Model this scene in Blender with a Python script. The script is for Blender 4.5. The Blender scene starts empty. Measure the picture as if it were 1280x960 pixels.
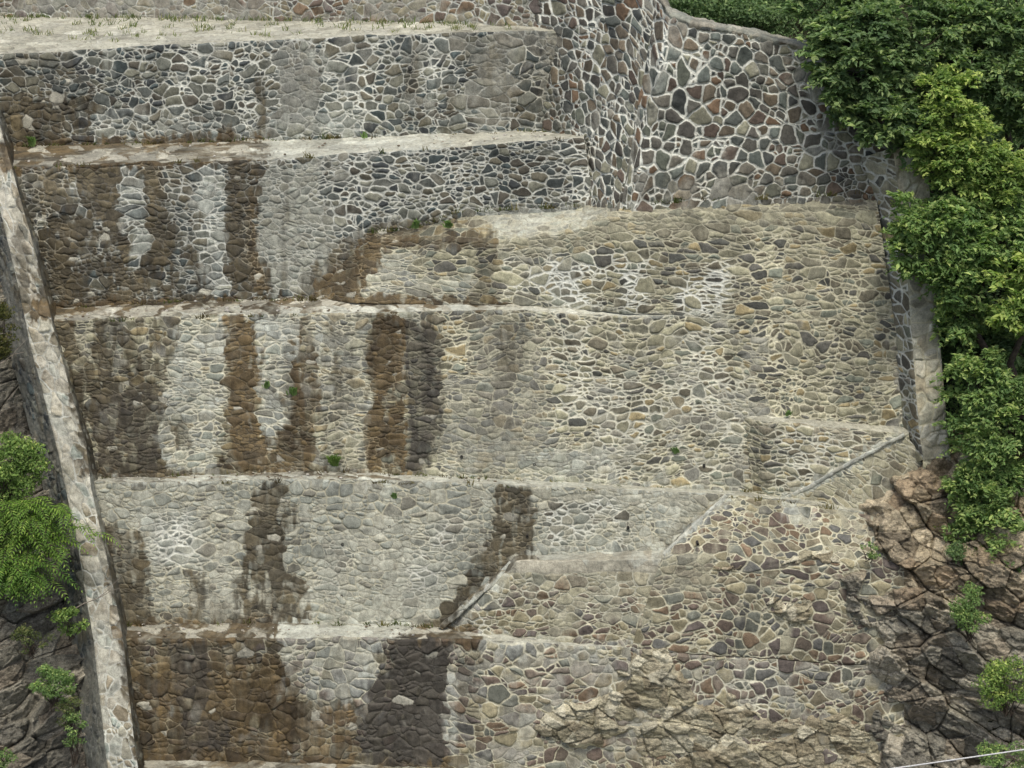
import bpy, math
import numpy as np
from mathutils import Vector

rng = np.random.default_rng(7)
SC = bpy.context.scene
COL = SC.collection

# ------------------------------------------------------------------ camera model
F = 2600.0                      # focal length in photo pixels (1280 wide)
TH = math.radians(18.7)
CAM = np.array([0.0, 0.0, 22.0])
FW = np.array([0, math.cos(TH), -math.sin(TH)])
UP = np.array([0, math.sin(TH), math.cos(TH)])
RT = np.array([1.0, 0, 0])

def ray(px, py):
    return FW + RT * ((px - 640) / F) + UP * ((480 - py) / F)

def P(px, py, Y):
    d = ray(px, py)
    return CAM + d * (Y / d[1])

def Yledge(px, py, pt, s=0.04):
    """Y where the ray meets the plane through pt that falls s per metre towards the viewer"""
    d = ray(px, py)
    t = (pt[2] - s * pt[1] - CAM[2]) / (d[2] - s * d[1])
    return t * d[1]

def Yriser(px, py, pt, b=0.2):
    d = ray(px, py)
    t = (pt[1] - b * pt[2] + b * CAM[2]) / (d[1] - b * d[2])
    return t * d[1]

def project(V):
    D = V - CAM
    w = D @ FW
    return 640 + F * (D @ RT) / w, 480 - F * (D @ UP) / w

# ------------------------------------------------------------------ noise
_perm = rng.permutation(256)
_perm = np.concatenate([_perm, _perm, _perm])
_val = rng.random(256).astype(np.float32)

def vnoise(x, y, z):
    xi = np.floor(x).astype(np.int64); yi = np.floor(y).astype(np.int64); zi = np.floor(z).astype(np.int64)
    fx = (x - xi).astype(np.float32); fy = (y - yi).astype(np.float32); fz = (z - zi).astype(np.float32)
    fx = fx * fx * (3 - 2 * fx); fy = fy * fy * (3 - 2 * fy); fz = fz * fz * (3 - 2 * fz)
    xi &= 255; yi &= 255; zi &= 255
    def h(a, b, c):
        return _val[_perm[_perm[_perm[(xi + a) & 255] + ((yi + b) & 255)] + ((zi + c) & 255)]]
    x00 = h(0, 0, 0) * (1 - fx) + h(1, 0, 0) * fx
    x10 = h(0, 1, 0) * (1 - fx) + h(1, 1, 0) * fx
    x01 = h(0, 0, 1) * (1 - fx) + h(1, 0, 1) * fx
    x11 = h(0, 1, 1) * (1 - fx) + h(1, 1, 1) * fx
    a = x00 * (1 - fy) + x10 * fy
    b = x01 * (1 - fy) + x11 * fy
    return (a * (1 - fz) + b * fz) * 2 - 1

def fbm(x, y, z, octv=4, gain=0.5):
    s = 0; a = 1.0; n = 0
    for i in range(octv):
        s = s + a * vnoise(x + 17.3 * i, y + 9.1 * i, z + 31.7 * i)
        n += a; a *= gain
        x = x * 2.03; y = y * 2.03; z = z * 2.03
    return s / n

def sstep(a, b, x):
    t = np.clip((x - a) / (b - a), 0, 1)
    return t * t * (3 - 2 * t)

def lin(rgb):
    c = np.asarray(rgb, float) / 255
    return np.where(c <= 0.04045, c / 12.92, ((c + 0.055) / 1.055) ** 2.4)

# ------------------------------------------------------------------ objects
def link(o, parent=None):
    COL.objects.link(o)
    if parent is not None:
        o.parent = parent
    return o

def tag(o, label=None, cat=None, group=None, kind=None):
    if label: o['label'] = label
    if cat: o['category'] = cat
    if group: o['group'] = group
    if kind: o['kind'] = kind
    return o

def empty(name, loc):
    o = bpy.data.objects.new(name, None)
    o.location = loc
    o.empty_display_size = 0.2
    link(o)
    return o

def build_mesh(name, V, quads, mat, parent=None, attrs=None, smooth=True, org=None):
    """one mesh object; V world coords; quads (n,4) or (n,3)"""
    if parent is not None:
        org = np.array(parent.location) + (np.array(parent.parent.location) if parent.parent else 0)
    if org is None:
        org = V.mean(0); org[2] = V[:, 2].min()
    me = bpy.data.meshes.new(name)
    n = len(V); k = quads.shape[1]; m = len(quads)
    me.vertices.add(n); me.vertices.foreach_set('co', (V - org).astype(np.float32).ravel())
    me.loops.add(m * k); me.loops.foreach_set('vertex_index', quads.astype(np.int32).ravel())
    me.polygons.add(m); me.polygons.foreach_set('loop_start', np.arange(0, m * k, k, dtype=np.int32))
    me.update(calc_edges=True)
    me.polygons.foreach_set('use_smooth', np.full(m, smooth, dtype=bool))
    for an, arr in (attrs or {}).items():
        if arr.ndim == 1:
            a = me.attributes.new(an, 'FLOAT', 'POINT')
            a.data.foreach_set('value', arr.astype(np.float32))
        else:
            a = me.attributes.new(an, 'FLOAT_COLOR', 'POINT')
            c = np.ones((n, 4), np.float32); c[:, :3] = arr
            a.data.foreach_set('color', c.ravel())
    me.materials.append(mat)
    o = bpy.data.objects.new(name, me)
    link(o, parent)
    if parent is None:
        o.location = org
    return o

# ------------------------------------------------------------------ materials
def newmat(name):
    m = bpy.data.materials.new(name); m.use_nodes = True
    nt = m.node_tree; nt.nodes.clear()
    out = nt.nodes.new('ShaderNodeOutputMaterial')
    bs = nt.nodes.new('ShaderNodeBsdfPrincipled')
    nt.links.new(bs.outputs[0], out.inputs[0])
    bs.inputs['Specular IOR Level'].default_value = 0.25
    return m, nt, bs

def node(nt, t, **kw):
    n = nt.nodes.new(t)
    for k, v in kw.items():
        if k.startswith('i_'):
            n.inputs[k[2:].replace('_', ' ')].default_value = v
        else:
            setattr(n, k, v)
    return n

def attr(nt, name):
    return node(nt, 'ShaderNodeAttribute', attribute_name=name)

def math_(nt, op, a, b=None, clamp=False):
    n = node(nt, 'ShaderNodeMath', operation=op, use_clamp=clamp)
    for i, v in enumerate((a, b)):
        if v is None: continue
        if isinstance(v, (int, float)): n.inputs[i].default_value = v
        else: nt.links.new(v, n.inputs[i])
    return n.outputs[0]

def maprange(nt, v, a, b, c, d):
    n = node(nt, 'ShaderNodeMapRange')
    for i, x in enumerate((v, a, b, c, d)):
        if isinstance(x, (int, float)): n.inputs[i].default_value = x
        else: nt.links.new(x, n.inputs[i])
    return n.outputs[0]

def world_pos(nt):
    return node(nt, 'ShaderNodeNewGeometry').outputs['Position']

def noise_tex(nt, vec, scale, detail=4, rough=0.6, dist=0.0):
    n = node(nt, 'ShaderNodeTexNoise')
    n.inputs['Scale'].default_value = scale; n.inputs['Detail'].default_value = detail
    n.inputs['Roughness'].default_value = rough; n.inputs['Distortion'].default_value = dist
    nt.links.new(vec, n.inputs['Vector'])
    return n.outputs[0]

def mul_color(nt, col, fac):
    n = node(nt, 'ShaderNodeVectorMath', operation='SCALE')
    nt.links.new(col, n.inputs[0]); nt.links.new(fac, n.inputs['Scale'])
    return n.outputs[0]

def mix_color(nt, fac, a, b):
    n = node(nt, 'ShaderNodeMix', data_type='RGBA')
    if isinstance(fac, (int, float)): n.inputs[0].default_value = fac
    else: nt.links.new(fac, n.inputs[0])
    for i, v in ((6, a), (7, b)):
        if isinstance(v, (tuple, list)): n.inputs[i].default_value = (*v, 1)
        else: nt.links.new(v, n.inputs[i])
    return n.outputs[2]

def stretched(nt, vec, s):
    m = node(nt, 'ShaderNodeMapping')
    m.inputs['Scale'].default_value = s
    nt.links.new(vec, m.inputs[0])
    return m.outputs[0]

def masonry_material():
    m, nt, bs = newmat('rubble_masonry')
    pos = world_pos(nt)
    e = attr(nt, 'edge').outputs['Fac']; w = attr(nt, 'mw').outputs['Fac']
    stone = attr(nt, 'stone_col').outputs['Color']; mort = attr(nt, 'mort_col').outputs['Color']
    wet = attr(nt, 'wet').outputs['Fac']
    n1 = noise_tex(nt, pos, 22, 3)
    e2 = math_(nt, 'ADD', e, math_(nt, 'MULTIPLY', math_(nt, 'SUBTRACT', n1, 0.5), 0.022))
    fac = maprange(nt, e2, math_(nt, 'SUBTRACT', w, 0.006), math_(nt, 'ADD', w, 0.007), 0, 1)
    nA = noise_tex(nt, pos, 9, 5, 0.7)
    nB = noise_tex(nt, pos, 55, 3, 0.65)
    nS = noise_tex(nt, stretched(nt, pos, (9, 9, 1.6)), 1.6, 4, 0.65)
    vs = math_(nt, 'ADD', math_(nt, 'MULTIPLY', nA, 0.95), math_(nt, 'MULTIPLY', nB, 0.75))
    vs = math_(nt, 'ADD', vs, math_(nt, 'MULTIPLY', nS, 0.5))
    vs = maprange(nt, vs, 0.7, 1.5, 0.32, 1.6)
    vm = math_(nt, 'ADD', math_(nt, 'MULTIPLY', nS, 0.7), math_(nt, 'MULTIPLY', nB, 0.7))
    vm = math_(nt, 'ADD', vm, math_(nt, 'MULTIPLY', nA, 0.4))
    vm = maprange(nt, vm, 0.55, 1.25, 0.6, 1.32)
    c = mix_color(nt, fac, mul_color(nt, mort, vm), mul_color(nt, stone, vs))
    nt.links.new(c, bs.inputs['Base Color'])
    nt.links.new(maprange(nt, wet, 0, 1, 0.92, 0.7), bs.inputs['Roughness'])
    b = node(nt, 'ShaderNodeBump')
    b.inputs['Strength'].default_value = 0.55; b.inputs['Distance'].default_value = 0.03
    h = math_(nt, 'ADD', math_(nt, 'MULTIPLY', fac, 0.35), math_(nt, 'MULTIPLY', nB, 0.5))
    h = math_(nt, 'ADD', h, math_(nt, 'MULTIPLY', nA, 0.9))
    nt.links.new(h, b.inputs['Height']); nt.links.new(b.outputs[0], bs.inputs['Normal'])
    return m

def rock_material():
    m, nt, bs = newmat('rock')
    pos = world_pos(nt)
    col = attr(nt, 'stone_col').outputs['Color']
    nA = noise_tex(nt, pos, 5, 6, 0.7, 0.6)
    nB = noise_tex(nt, stretched(nt, pos, (3, 3, 12)), 3, 5, 0.7, 0.8)
    nC = noise_tex(nt, pos, 40, 3, 0.6)
    v = math_(nt, 'ADD', math_(nt, 'MULTIPLY', nA, 0.8), math_(nt, 'MULTIPLY', nB, 0.8))
    v = math_(nt, 'ADD', v, math_(nt, 'MULTIPLY', nC, 0.6))
    v = maprange(nt, v, 0.85, 1.4, 0.28, 1.75)
    nt.links.new(mul_color(nt, col, v), bs.inputs['Base Color'])
    bs.inputs['Roughness'].default_value = 0.9
    b = node(nt, 'ShaderNodeBump'); b.inputs['Strength'].default_value = 0.8; b.inputs['Distance'].default_value = 0.06
    h = math_(nt, 'ADD', math_(nt, 'MULTIPLY', nA, 1.0), math_(nt, 'MULTIPLY', nB, 1.2))
    h = math_(nt, 'ADD', h, math_(nt, 'MULTIPLY', nC, 0.4))
    nt.links.new(h, b.inputs['Height']); nt.links.new(b.outputs[0], bs.inputs['Normal'])
    return m

def soil_material():
    m, nt, bs = newmat('hillside_soil')
    pos = world_pos(nt)
    nA = noise_tex(nt, pos, 1.3, 6, 0.7); nB = noise_tex(nt, pos, 14, 4, 0.7)
    c = mix_color(nt, maprange(nt, nA, 0.4, 0.6, 0, 1), (0.03, 0.036, 0.016), (0.055, 0.046, 0.03))  # soil darkened so the shade in gaps between trees is in its colour
    nt.links.new(mul_color(nt, c, maprange(nt, nB, 0.3, 0.7, 0.5, 1.5)), bs.inputs['Base Color'])
    bs.inputs['Roughness'].default_value = 1
    b = node(nt, 'ShaderNodeBump'); b.inputs['Strength'].default_value = 1; b.inputs['Distance'].default_value = 0.1
    nt.links.new(nB, b.inputs['Height']); nt.links.new(b.outputs[0], bs.inputs['Normal'])
    return m

def leaf_material():
    m, nt, bs = newmat('leaf')
    col = attr(nt, 'leaf_col').outputs['Color']
    nt.links.new(col, bs.inputs['Base Color'])
    bs.inputs['Roughness'].default_value = 0.6
    tr = node(nt, 'ShaderNodeBsdfTranslucent')
    nt.links.new(mul_color_const(nt, col, (.92, 1.1, 0.6)), tr.inputs[0])
    mx = node(nt, 'ShaderNodeMixShader'); mx.inputs[0].default_value = 0.45
    out = [n for n in nt.nodes if n.type == 'OUTPUT_MATERIAL'][0]
    nt.links.new(bs.outputs[0], mx.inputs[1]); nt.links.new(tr.outputs[0], mx.inputs[2])
    nt.links.new(mx.outputs[0], out.inputs[0])
    return m

def mul_color_const(nt, col, k):
    n = node(nt, 'ShaderNodeVectorMath', operation='MULTIPLY')
    nt.links.new(col, n.inputs[0]); n.inputs[1].default_value = k
    return n.outputs[0]

def plain_material(name, col, rough=0.8, scale=20, amt=0.3, metallic=0.0):
    m, nt, bs = newmat(name)
    n = noise_tex(nt, world_pos(nt), scale, 4)
    rgb = node(nt, 'ShaderNodeRGB'); rgb.outputs[0].default_value = (*col, 1)
    nt.links.new(mul_color(nt, rgb.outputs[0], maprange(nt, n, 0.3, 0.7, 1 - amt, 1 + amt)), bs.inputs['Base Color'])
    bs.inputs['Roughness'].default_value = rough; bs.inputs['Metallic'].default_value = metallic
    return m

M_MAS = masonry_material(); M_ROCK = rock_material(); M_SOIL = soil_material(); M_LEAF = leaf_material()
M_BARK = plain_material('bark', (0.07, 0.055, 0.04), 0.95, 12, 0.5)
M_TWIG = plain_material('dry_twig', (0.22, 0.19, 0.15), 0.9, 12, 0.4)
M_PIPE = plain_material('drain_pipe_dark', (0.03, 0.028, 0.025), 0.8, 30, 0.3)
M_CABLE = plain_material('cable_grey', (0.5, 0.5, 0.48), 0.5, 30, 0.15)

# ------------------------------------------------------------------ stone cells
def cells(u, v, su, sv, jit, drop, course, seed, kround):
    """power-diagram stones. returns edge distance (m), random ids (n,6), stone centre offsets, seed uv"""
    r = np.random.default_rng(seed)
    U = (u - u.min()) / su + 3; V = (v - v.min()) / sv + 3
    nu = int(U.max()) + 7; nv = int(V.max()) + 7
    sxx = np.arange(nu)[:, None] + 0.5 + (r.random((nu, nv)) - 0.5) * jit
    sxx = sxx + course * 0.5 * (np.arange(nv)[None, :] % 2)
    sxx = sxx + course * 0.35 * (r.random((1, nv)) - 0.5)
    syy = np.arange(nv)[None, :] + 0.5 + (r.random((nu, nv)) - 0.5) * jit * (1 - 0.55 * course)
    wt = (r.random((nu, nv)) - 0.5) * 0.45
    wt[r.random((nu, nv)) < drop] = -1e3
    rnd = r.random((nu, nv, 6)).astype(np.float32)
    iu = np.floor(U).astype(np.int32); iv = np.floor(V).astype(np.int32)
    n = len(U)
    best = np.full(n, 1e9); bu = iu.copy(); bv = iv.copy()
    offs = [(a, b) for a in range(-2, 3) for b in range(-2, 3)]
    for a, b in offs:
        cu = np.clip(iu + a, 0, nu - 1); cv = np.clip(iv + b, 0, nv - 1)
        d = (U - sxx[cu, cv]) ** 2 + (V - syy[cu, cv]) ** 2 - wt[cu, cv]
        k = d < best
        best[k] = d[k]; bu[k] = cu[k]; bv[k] = cv[k]
    s0x = sxx[bu, bv]; s0y = syy[bu, bv]
    acc = np.zeros(n)
    for a in range(-3, 4):
        for b in range(-3, 4):
            cu = np.clip(bu + a, 0, nu - 1); cv = np.clip(bv + b, 0, nv - 1)
            if a == 0 and b == 0: continue
            dx = sxx[cu, cv] - s0x; dy = syy[cu, cv] - s0y
            d = (U - sxx[cu, cv]) ** 2 + (V - syy[cu, cv]) ** 2 - wt[cu, cv]
            g = (d - best) * 0.5 / (np.sqrt((dx / su) ** 2 + (dy / sv) ** 2) + 1e-9)
            acc += np.exp(-np.clip(g, 0, 3) / kround)
    e = -kround * np.log(acc + 1e-12)
    e = np.maximum(e, 0)
    return e, rnd[bu, bv], (U - s0x) * su, (V - s0y) * sv

PAL = {
 'dark': [(74,79,78),(90,93,89),(62,65,66),(104,105,97),(82,78,70),(114,113,101),(72,80,80),(94,90,78)],
 'wing': [(92,97,92),(104,94,80),(108,89,72),(80,77,72),(74,76,74),(122,120,104),(98,90,78),(88,77,69),(92,95,85),(78,81,77),(104,100,91),(86,84,78)],
 'beige': [(154,150,127),(136,132,112),(122,118,103),(102,97,84),(146,133,103),(116,119,107),(94,92,86),(146,142,121),(128,125,109),(86,86,81),(110,104,90)],
 'grey': [(146,147,136),(130,132,123),(156,153,138),(116,118,111),(106,102,92),(136,136,126)],
 'coping': [(162,154,138),(150,146,131),(146,138,120),(132,133,125),(140,146,138),(138,128,110),(156,152,138)],
 'purple': [(134,128,108),(106,96,86),(92,84,80),(122,114,96),(142,134,110),(106,107,98),(116,99,82),(88,87,84),(98,86,78)],
 'slab': [(174,171,156),(162,159,144),(184,181,168),(150,146,131)],
}
PALR = {k: lin(v) for k, v in PAL.items()}
WHITE = lin((205, 205, 195)); BEIGE = lin((180, 175, 153)); GREYM = lin((158, 156, 146))

STYLES = {
 #            su   sv   jit drop course pal      mw   mcol  plaster relief
 'riser_dark': dict(mix=.5, su=.36, sv=.27, jit=.9, drop=.22, course=.45, pal='dark', mw=.022, mcol=WHITE*.78, plaster=.04, relief=.030, pcol=GREYM*.72),
 'riser_mid':  dict(mix=.5, su=.33, sv=.21, jit=.85, drop=.22, course=.6, pal='dark', mw=.022, mcol=WHITE*.80, plaster=.08, relief=.025, pcol=GREYM*.8),
 'riser_low':  dict(su=.34, sv=.20, jit=.85, drop=.22, course=.75, pal='beige', mw=.022, mcol=BEIGE*1.12, plaster=.06, relief=.022, pcol=GREYM*.9),
 'riser_grey': dict(su=.36, sv=.23, jit=.85, drop=.22, course=.75, pal='grey', mw=.020, mcol=BEIGE, plaster=.22, relief=.022, pcol=lin((174,171,156))),
 'riser_base': dict(mix=.4, su=.40, sv=.30, jit=.85, drop=.2, course=.5, pal='purple', mw=.021, mcol=BEIGE*1.05, plaster=.12, relief=.03, pcol=GREYM*.9),
 'wing': dict(warp=.35, mix=.25, su=.40, sv=.36, jit=.8, drop=.10, course=.8, pal='wing', mw=.034, mcol=WHITE*.95, plaster=.03, relief=.035, pcol=GREYM*.8),
 'apron':  dict(su=.40, sv=.21, jit=.95, drop=.24, course=.55, pal='beige', mw=.021, mcol=BEIGE*1.08, plaster=.10, relief=.018, pcol=lin((166,161,140))),
 'apron_low':  dict(mix=.45, su=.40, sv=.28, jit=.95, drop=.2, course=.4, pal='purple', mw=.021, mcol=BEIGE*1.08, plaster=.10, relief=.022, pcol=lin((164,160,140))),
 'block':  dict(su=.40, sv=.20, jit=.7, drop=.2, course=.9, pal='beige', mw=.022, mcol=BEIGE*1.1, plaster=.02, relief=.022, pcol=lin((165,156,138))),
 'coping': dict(mix=.3, su=.50, sv=.42, jit=.8, drop=.2, course=.5, pal='coping', mw=.020, mcol=WHITE*.85, plaster=.42, relief=.02, pcol=lin((180,176,164))),
 'flank':  dict(su=.35, sv=.25, jit=.8, drop=.2, course=.6, pal='dark', mw=.02, mcol=GREYM*.8, plaster=.3, relief=.03, pcol=GREYM*.6),
 'ledge':  dict(su=.55, sv=.50, jit=.9, drop=.2, course=.1, pal='slab', mw=.010, mcol=lin((142,138,123)), plaster=.6, relief=.010, pcol=lin((184,181,166))),
 'cap':    dict(su=1.3, sv=.50, jit=.9, drop=.2, course=.1, pal='slab', mw=.006, mcol=lin((140,134,120)), plaster=.85, relief=.008, pcol=lin((160,154,140))),
}

# stains and tone patches on the masonry: type, outline, strength
ST = []
def stain(t, pts, s=1.0, soft=5):
    ST.append((t, np.array(pts, float), s, 16 if t == 'M' else soft * .85))
# first tier
stain('W', [(0,114),(25,118),(121,126),(120,170),(60,180),(0,182)], .95)
stain('W', [(0,64),(90,66),(110,110),(60,118),(0,112)], .45, 12)
stain('P', [(346,62),(383,58),(400,87),(396,165),(349,160)], 1)
stain('P', [(592,46),(640,48),(650,80),(640,160),(594,165),(600,110)], .9)
stain('P', [(640,40),(705,40),(705,66),(640,66)], .8)
stain('W', [(560,42),(705,36),(712,165),(650,165),(600,120)], .35, 14)
stain('W', [(276,155),(290,155),(296,176),(270,176)], .8)
stain('L', [(120,140),(300,150),(440,120),(450,166),(330,172),(130,176)], .45, 14)
stain('L', [(410,140),(455,140),(450,165),(412,168)], .6)
# first ledge
stain('R', [(-40,176),(330,168),(330,196),(316,203),(-40,216)], .95, 4)
stain('L', [(318,176),(560,166),(560,184),(325,200)], .75, 4)
# second tier
stain('W', [(20,212),(84,215),(100,262),(60,262),(40,300),(45,390),(20,390)], .75)
stain('W', [(84,206),(147,206),(149,262),(165,310),(160,345),(200,350),(175,385),(50,385),(48,330),(60,262),(110,268)], .95)
stain('L', [(149,207),(176,207),(178,262),(186,320),(170,322),(152,262)], .55)
stain('W', [(176,205),(204,205),(206,262),(240,320),(262,340),(262,375),(165,382),(160,345),(186,320),(178,262)], .95)
stain('W', [(204,205),(245,206),(244,320),(262,345),(205,330)], .35)
stain('L', [(245,207),(280,207),(281,366),(262,366),(262,330),(246,280)], .7)
stain('W', [(282,203),(326,203),(324,300),(338,366),(284,368)], 1.0)
stain('R', [(306,203),(327,203),(325,300),(337,366),(318,366)], .5)
stain('G', [(328,206),(405,206),(400,250),(425,300),(400,364),(340,366),(326,300)], .75)
stain('W', [(418,300),(460,282),(560,266),(590,280),(460,296),(380,372),(366,372)], .75, 6)
stain('M', [(430,200),(520,186),(728,172),(728,252),(560,262),(440,285),(425,240)], .5)
stain('M', [(120,75),(340,66),(340,150),(240,160),(130,140)], .3)
stain('M', [(400,55),(590,48),(590,165),(440,160),(400,140)], .3)
stain('W', [(1112,180),(1168,172),(1170,250),(1120,255)], .3)
# second ledge
stain('R', [(40,378),(440,368),(650,378),(640,383),(440,386),(130,394),(40,404)], .95, 3)
stain('L', [(300,388),(560,384),(925,392),(925,399),(560,391),(300,396)], .65, 3)
# upper apron: ramp end
stain('R', [(380,374),(461,292),(492,300),(448,378)], 1.0)
stain('R', [(455,292),(600,288),(622,304),(560,312),(490,308)], .75, 7)
stain('L', [(470,318),(520,316),(515,345),(590,350),(590,381),(448,379)], .5)
stain('W', [(590,290),(625,300),(625,380),(588,380)], .45, 8)
stain('P', [(575,262),(730,255),(775,266),(900,260),(1090,248),(1095,280),(800,292),(640,318)], .75, 10)
stain('M', [(640,318),(780,318),(910,330),(905,385),(870,396),(640,380)], 1)
stain('L', [(645,312),(720,322),(720,385),(650,380)], .3)
# third tier
stain('W', [(66,398),(181,400),(183,470),(200,480),(205,530),(198,552),(212,592),(100,596),(90,500)], 1.0)
stain('D', [(115,500),(180,480),(204,520),(200,592),(115,594)], .6, 8)
stain('W', [(181,398),(220,398),(216,440),(206,480),(183,470)], .6)
stain('L', [(220,397),(279,397),(276,480),(270,590),(212,591),(199,548),(190,485),(208,478),(215,440)], .75)
stain('W', [(210,530),(236,528),(238,560),(216,562)], .8)
stain('R', [(280,399),(312,399),(328,450),(318,500),(322,540),(337,552),(337,594),(273,592),(282,480)], 1.0)
stain('L', [(314,393),(369,394),(365,460),(360,520),(335,552),(322,530),(318,490),(328,430)], .9)
stain('R', [(368,398),(386,398),(398,470),(398,590),(335,594),(337,550),(358,530),(365,470)], .95)
stain('L', [(386,392),(466,392),(468,470),(460,590),(398,590),(398,470)], .45)
stain('W', [(402,440),(425,440),(425,590),(402,590)], .3)
stain('R', [(467,393),(513,393),(506,440),(504,520),(510,588),(453,590),(462,500)], 1.0)
stain('W', [(470,392),(548,392),(546,404),(530,420),(470,420)], .7)
stain('D', [(508,400),(552,410),(549,470),(553,560),(540,588),(510,588)], .75)
stain('L', [(497,442),(512,442),(513,468),(498,467)], 1, 2)
stain('L', [(516,390),(545,390),(540,398),(526,412)], .9, 3)
stain('P', [(555,470),(680,460),(690,540),(650,580),(560,580)], .7, 14)
stain('P', [(600,395),(690,405),(670,470),(590,470)], .6, 14)
stain('W', [(628,405),(662,410),(655,465),(626,462)], .5, 7)
stain('L', [(650,566),(760,558),(770,604),(650,598)], .55, 8)
stain('M', [(690,400),(930,405),(930,600),(690,600)], .45, 18)
stain('G', [(545,545),(700,540),(760,600),(545,596)], .4, 10)
# third ledge
stain('R', [(100,590),(400,586),(520,590),(520,597),(400,595),(120,601)], .75, 3)
stain('L', [(115,599),(330,595),(660,600),(920,611),(920,619),(650,608),(115,606)], .75, 3)
# fourth tier
stain('W', [(125,655),(175,662),(182,700),(192,776),(150,778),(136,720)], .9)
stain('L', [(175,645),(255,640),(255,700),(190,705)], .6, 8)
stain('W', [(320,605),(346,605),(365,640),(356,700),(386,742),(392,776),(286,778),(300,735),(312,690),(314,650)], 1.0, 4)
stain('W', [(237,712),(256,712),(258,778),(232,778)], .8, 3)
stain('W', [(190,758),(300,752),(300,780),(180,780)], .5, 5)
stain('G', [(130,608),(320,606),(310,640),(135,655)], .4, 10)
stain('G', [(347,606),(625,604),(600,700),(545,776),(392,772),(362,700)], .35, 8)
stain('M', [(180,640),(258,636),(256,702),(186,706)], .9)
stain('M', [(395,670),(440,670),(440,740),(400,745)], .6)
stain('M', [(535,650),(620,640),(600,710),(510,770),(500,720)], .9)
stain('W', [(620,606),(664,614),(668,692),(640,700),(562,780),(540,780),(590,718),(614,668)], 1.0, 4)
stain('L', [(650,622),(664,622),(664,655),(652,655)], .7, 3)
stain('P', [(668,612),(905,618),(880,640),(668,626)], .8, 6)
# fourth ledge
stain('R', [(140,774),(352,773),(345,799),(140,802)], .95, 3)
stain('L', [(345,775),(545,777),(540,797),(345,799)], .85, 4)
stain('R', [(486,806),(528,776),(596,784),(600,806)], .95, 4)
stain('L', [(600,790),(800,804),(800,810),(600,804)], .6, 3)
# mound
stain('P', [(636,690),(895,686),(895,745),(780,742),(640,725)], .85, 8)
stain('M', [(570,735),(650,725),(650,800),(560,790)], .7)
# fifth tier
stain('W', [(150,796),(352,797),(360,870),(375,885),(380,950),(170,952)], .95)
stain('R', [(165,830),(352,820),(375,880),(455,880),(458,952),(175,952)], .7, 10)
stain('D', [(210,800),(260,800),(262,860),(245,900),(290,900),(290,935),(222,940),(225,860)], .7)
stain('L', [(208,810),(222,812),(216,852),(206,852)], .7, 2)
stain('L', [(288,845),(300,845),(296,878),(286,878)], .7, 2)
stain('L', [(272,800),(320,800),(312,812),(300,830),(290,812)], .5, 3)
stain('L', [(352,797),(482,797),(465,850),(445,880),(420,872),(360,872)], .75, 6)
stain('L', [(378,878),(414,876),(412,926),(385,922)], .65, 3)
stain('D', [(480,803),(520,796),(562,803),(558,860),(554,958),(458,952),(455,900),(468,850)], 1.15)
stain('L', [(556,835),(572,835),(572,940),(556,945)], .7, 3)
stain('L', [(456,890),(464,890),(460,915),(456,915)], .9, 2)
stain('D', [(572,810),(600,810),(598,900),(572,905)], .5, 6)
stain('L', [(585,800),(760,812),(760,824),(585,815)], .4, 6)
# fifth ledge
stain('R', [(170,942),(570,950),(570,985),(170,985)], .9, 4)
stain('L', [(978,622),(1126,536),(1132,546),(990,628)], 1.0, 2)
stain('W', [(930,524),(958,530),(964,616),(936,616)], .22)  # darker tone over the whole left face of the block
stain('M', [(962,536),(1060,540),(1060,580),(980,618),(965,612)], .5)
stain('L', [(548,784),(638,702),(650,706),(572,788)], .9, 3)
stain('W', [(850,655),(905,622),(832,686),(815,684)], .4)  # darker tone in the recess, sets off the sloping edge
stain('L', [(600,266),(760,262),(700,292),(622,300)], .7, 6)  # paler tone on the apron shelf, marks the slope break
stain('M', [(668,628),(780,622),(790,690),(690,692)], .9)
stain('L', [(655,684),(832,680),(836,694),(655,700)], .7, 3)
stain('L', [(824,690),(906,618),(916,621),(834,696)], .7, 3)
stain('L', [(800,640),(850,630),(845,660),(805,670)], .5, 6)
stain('L', [(985,626),(1020,640),(1012,655),(980,650)], .7, 4)
stain('M', [(850,850),(1060,800),(1080,870),(900,900)], .35)
stain('W', [(790,215),(1090,205),(1090,250),(790,262)], .3, 16)

def poly_sd(px, py, pts):
    """signed distance, positive inside"""
    n = len(pts); d = np.full(px.shape, 1e9); inside = np.zeros(px.shape, bool)
    for i in range(n):
        a = pts[i]; b = pts[(i + 1) % n]
        ab = b - a; L = ab @ ab + 1e-9
        t = np.clip(((px - a[0]) * ab[0] + (py - a[1]) * ab[1]) / L, 0, 1)
        dd = np.hypot(px - a[0] - t * ab[0], py - a[1] - t * ab[1])
        d = np.minimum(d, dd)
        c = (a[1] > py) != (b[1] > py)
        with np.errstate(divide='ignore', invalid='ignore'):
            xi = (b[0] - a[0]) * (py - a[1]) / (b[1] - a[1] + 1e-12) + a[0]
        inside ^= c & (px < xi)
    return np.where(inside, d, -d)

def stain_masks(px, py):
    out = {k: np.zeros(len(px)) for k in 'WDRLPMG'}
    for t, pts, s, soft in ST:
        x0, y0 = pts.min(0) - 24; x1, y1 = pts.max(0) + 24
        k = np.nonzero((px > x0) & (px < x1) & (py > y0) & (py < y1))[0]
        if len(k) == 0: continue
        m = sstep(-soft, soft, poly_sd(px[k], py[k], pts)) * s
        out[t][k] = np.maximum(out[t][k], m)
    return out

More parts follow.
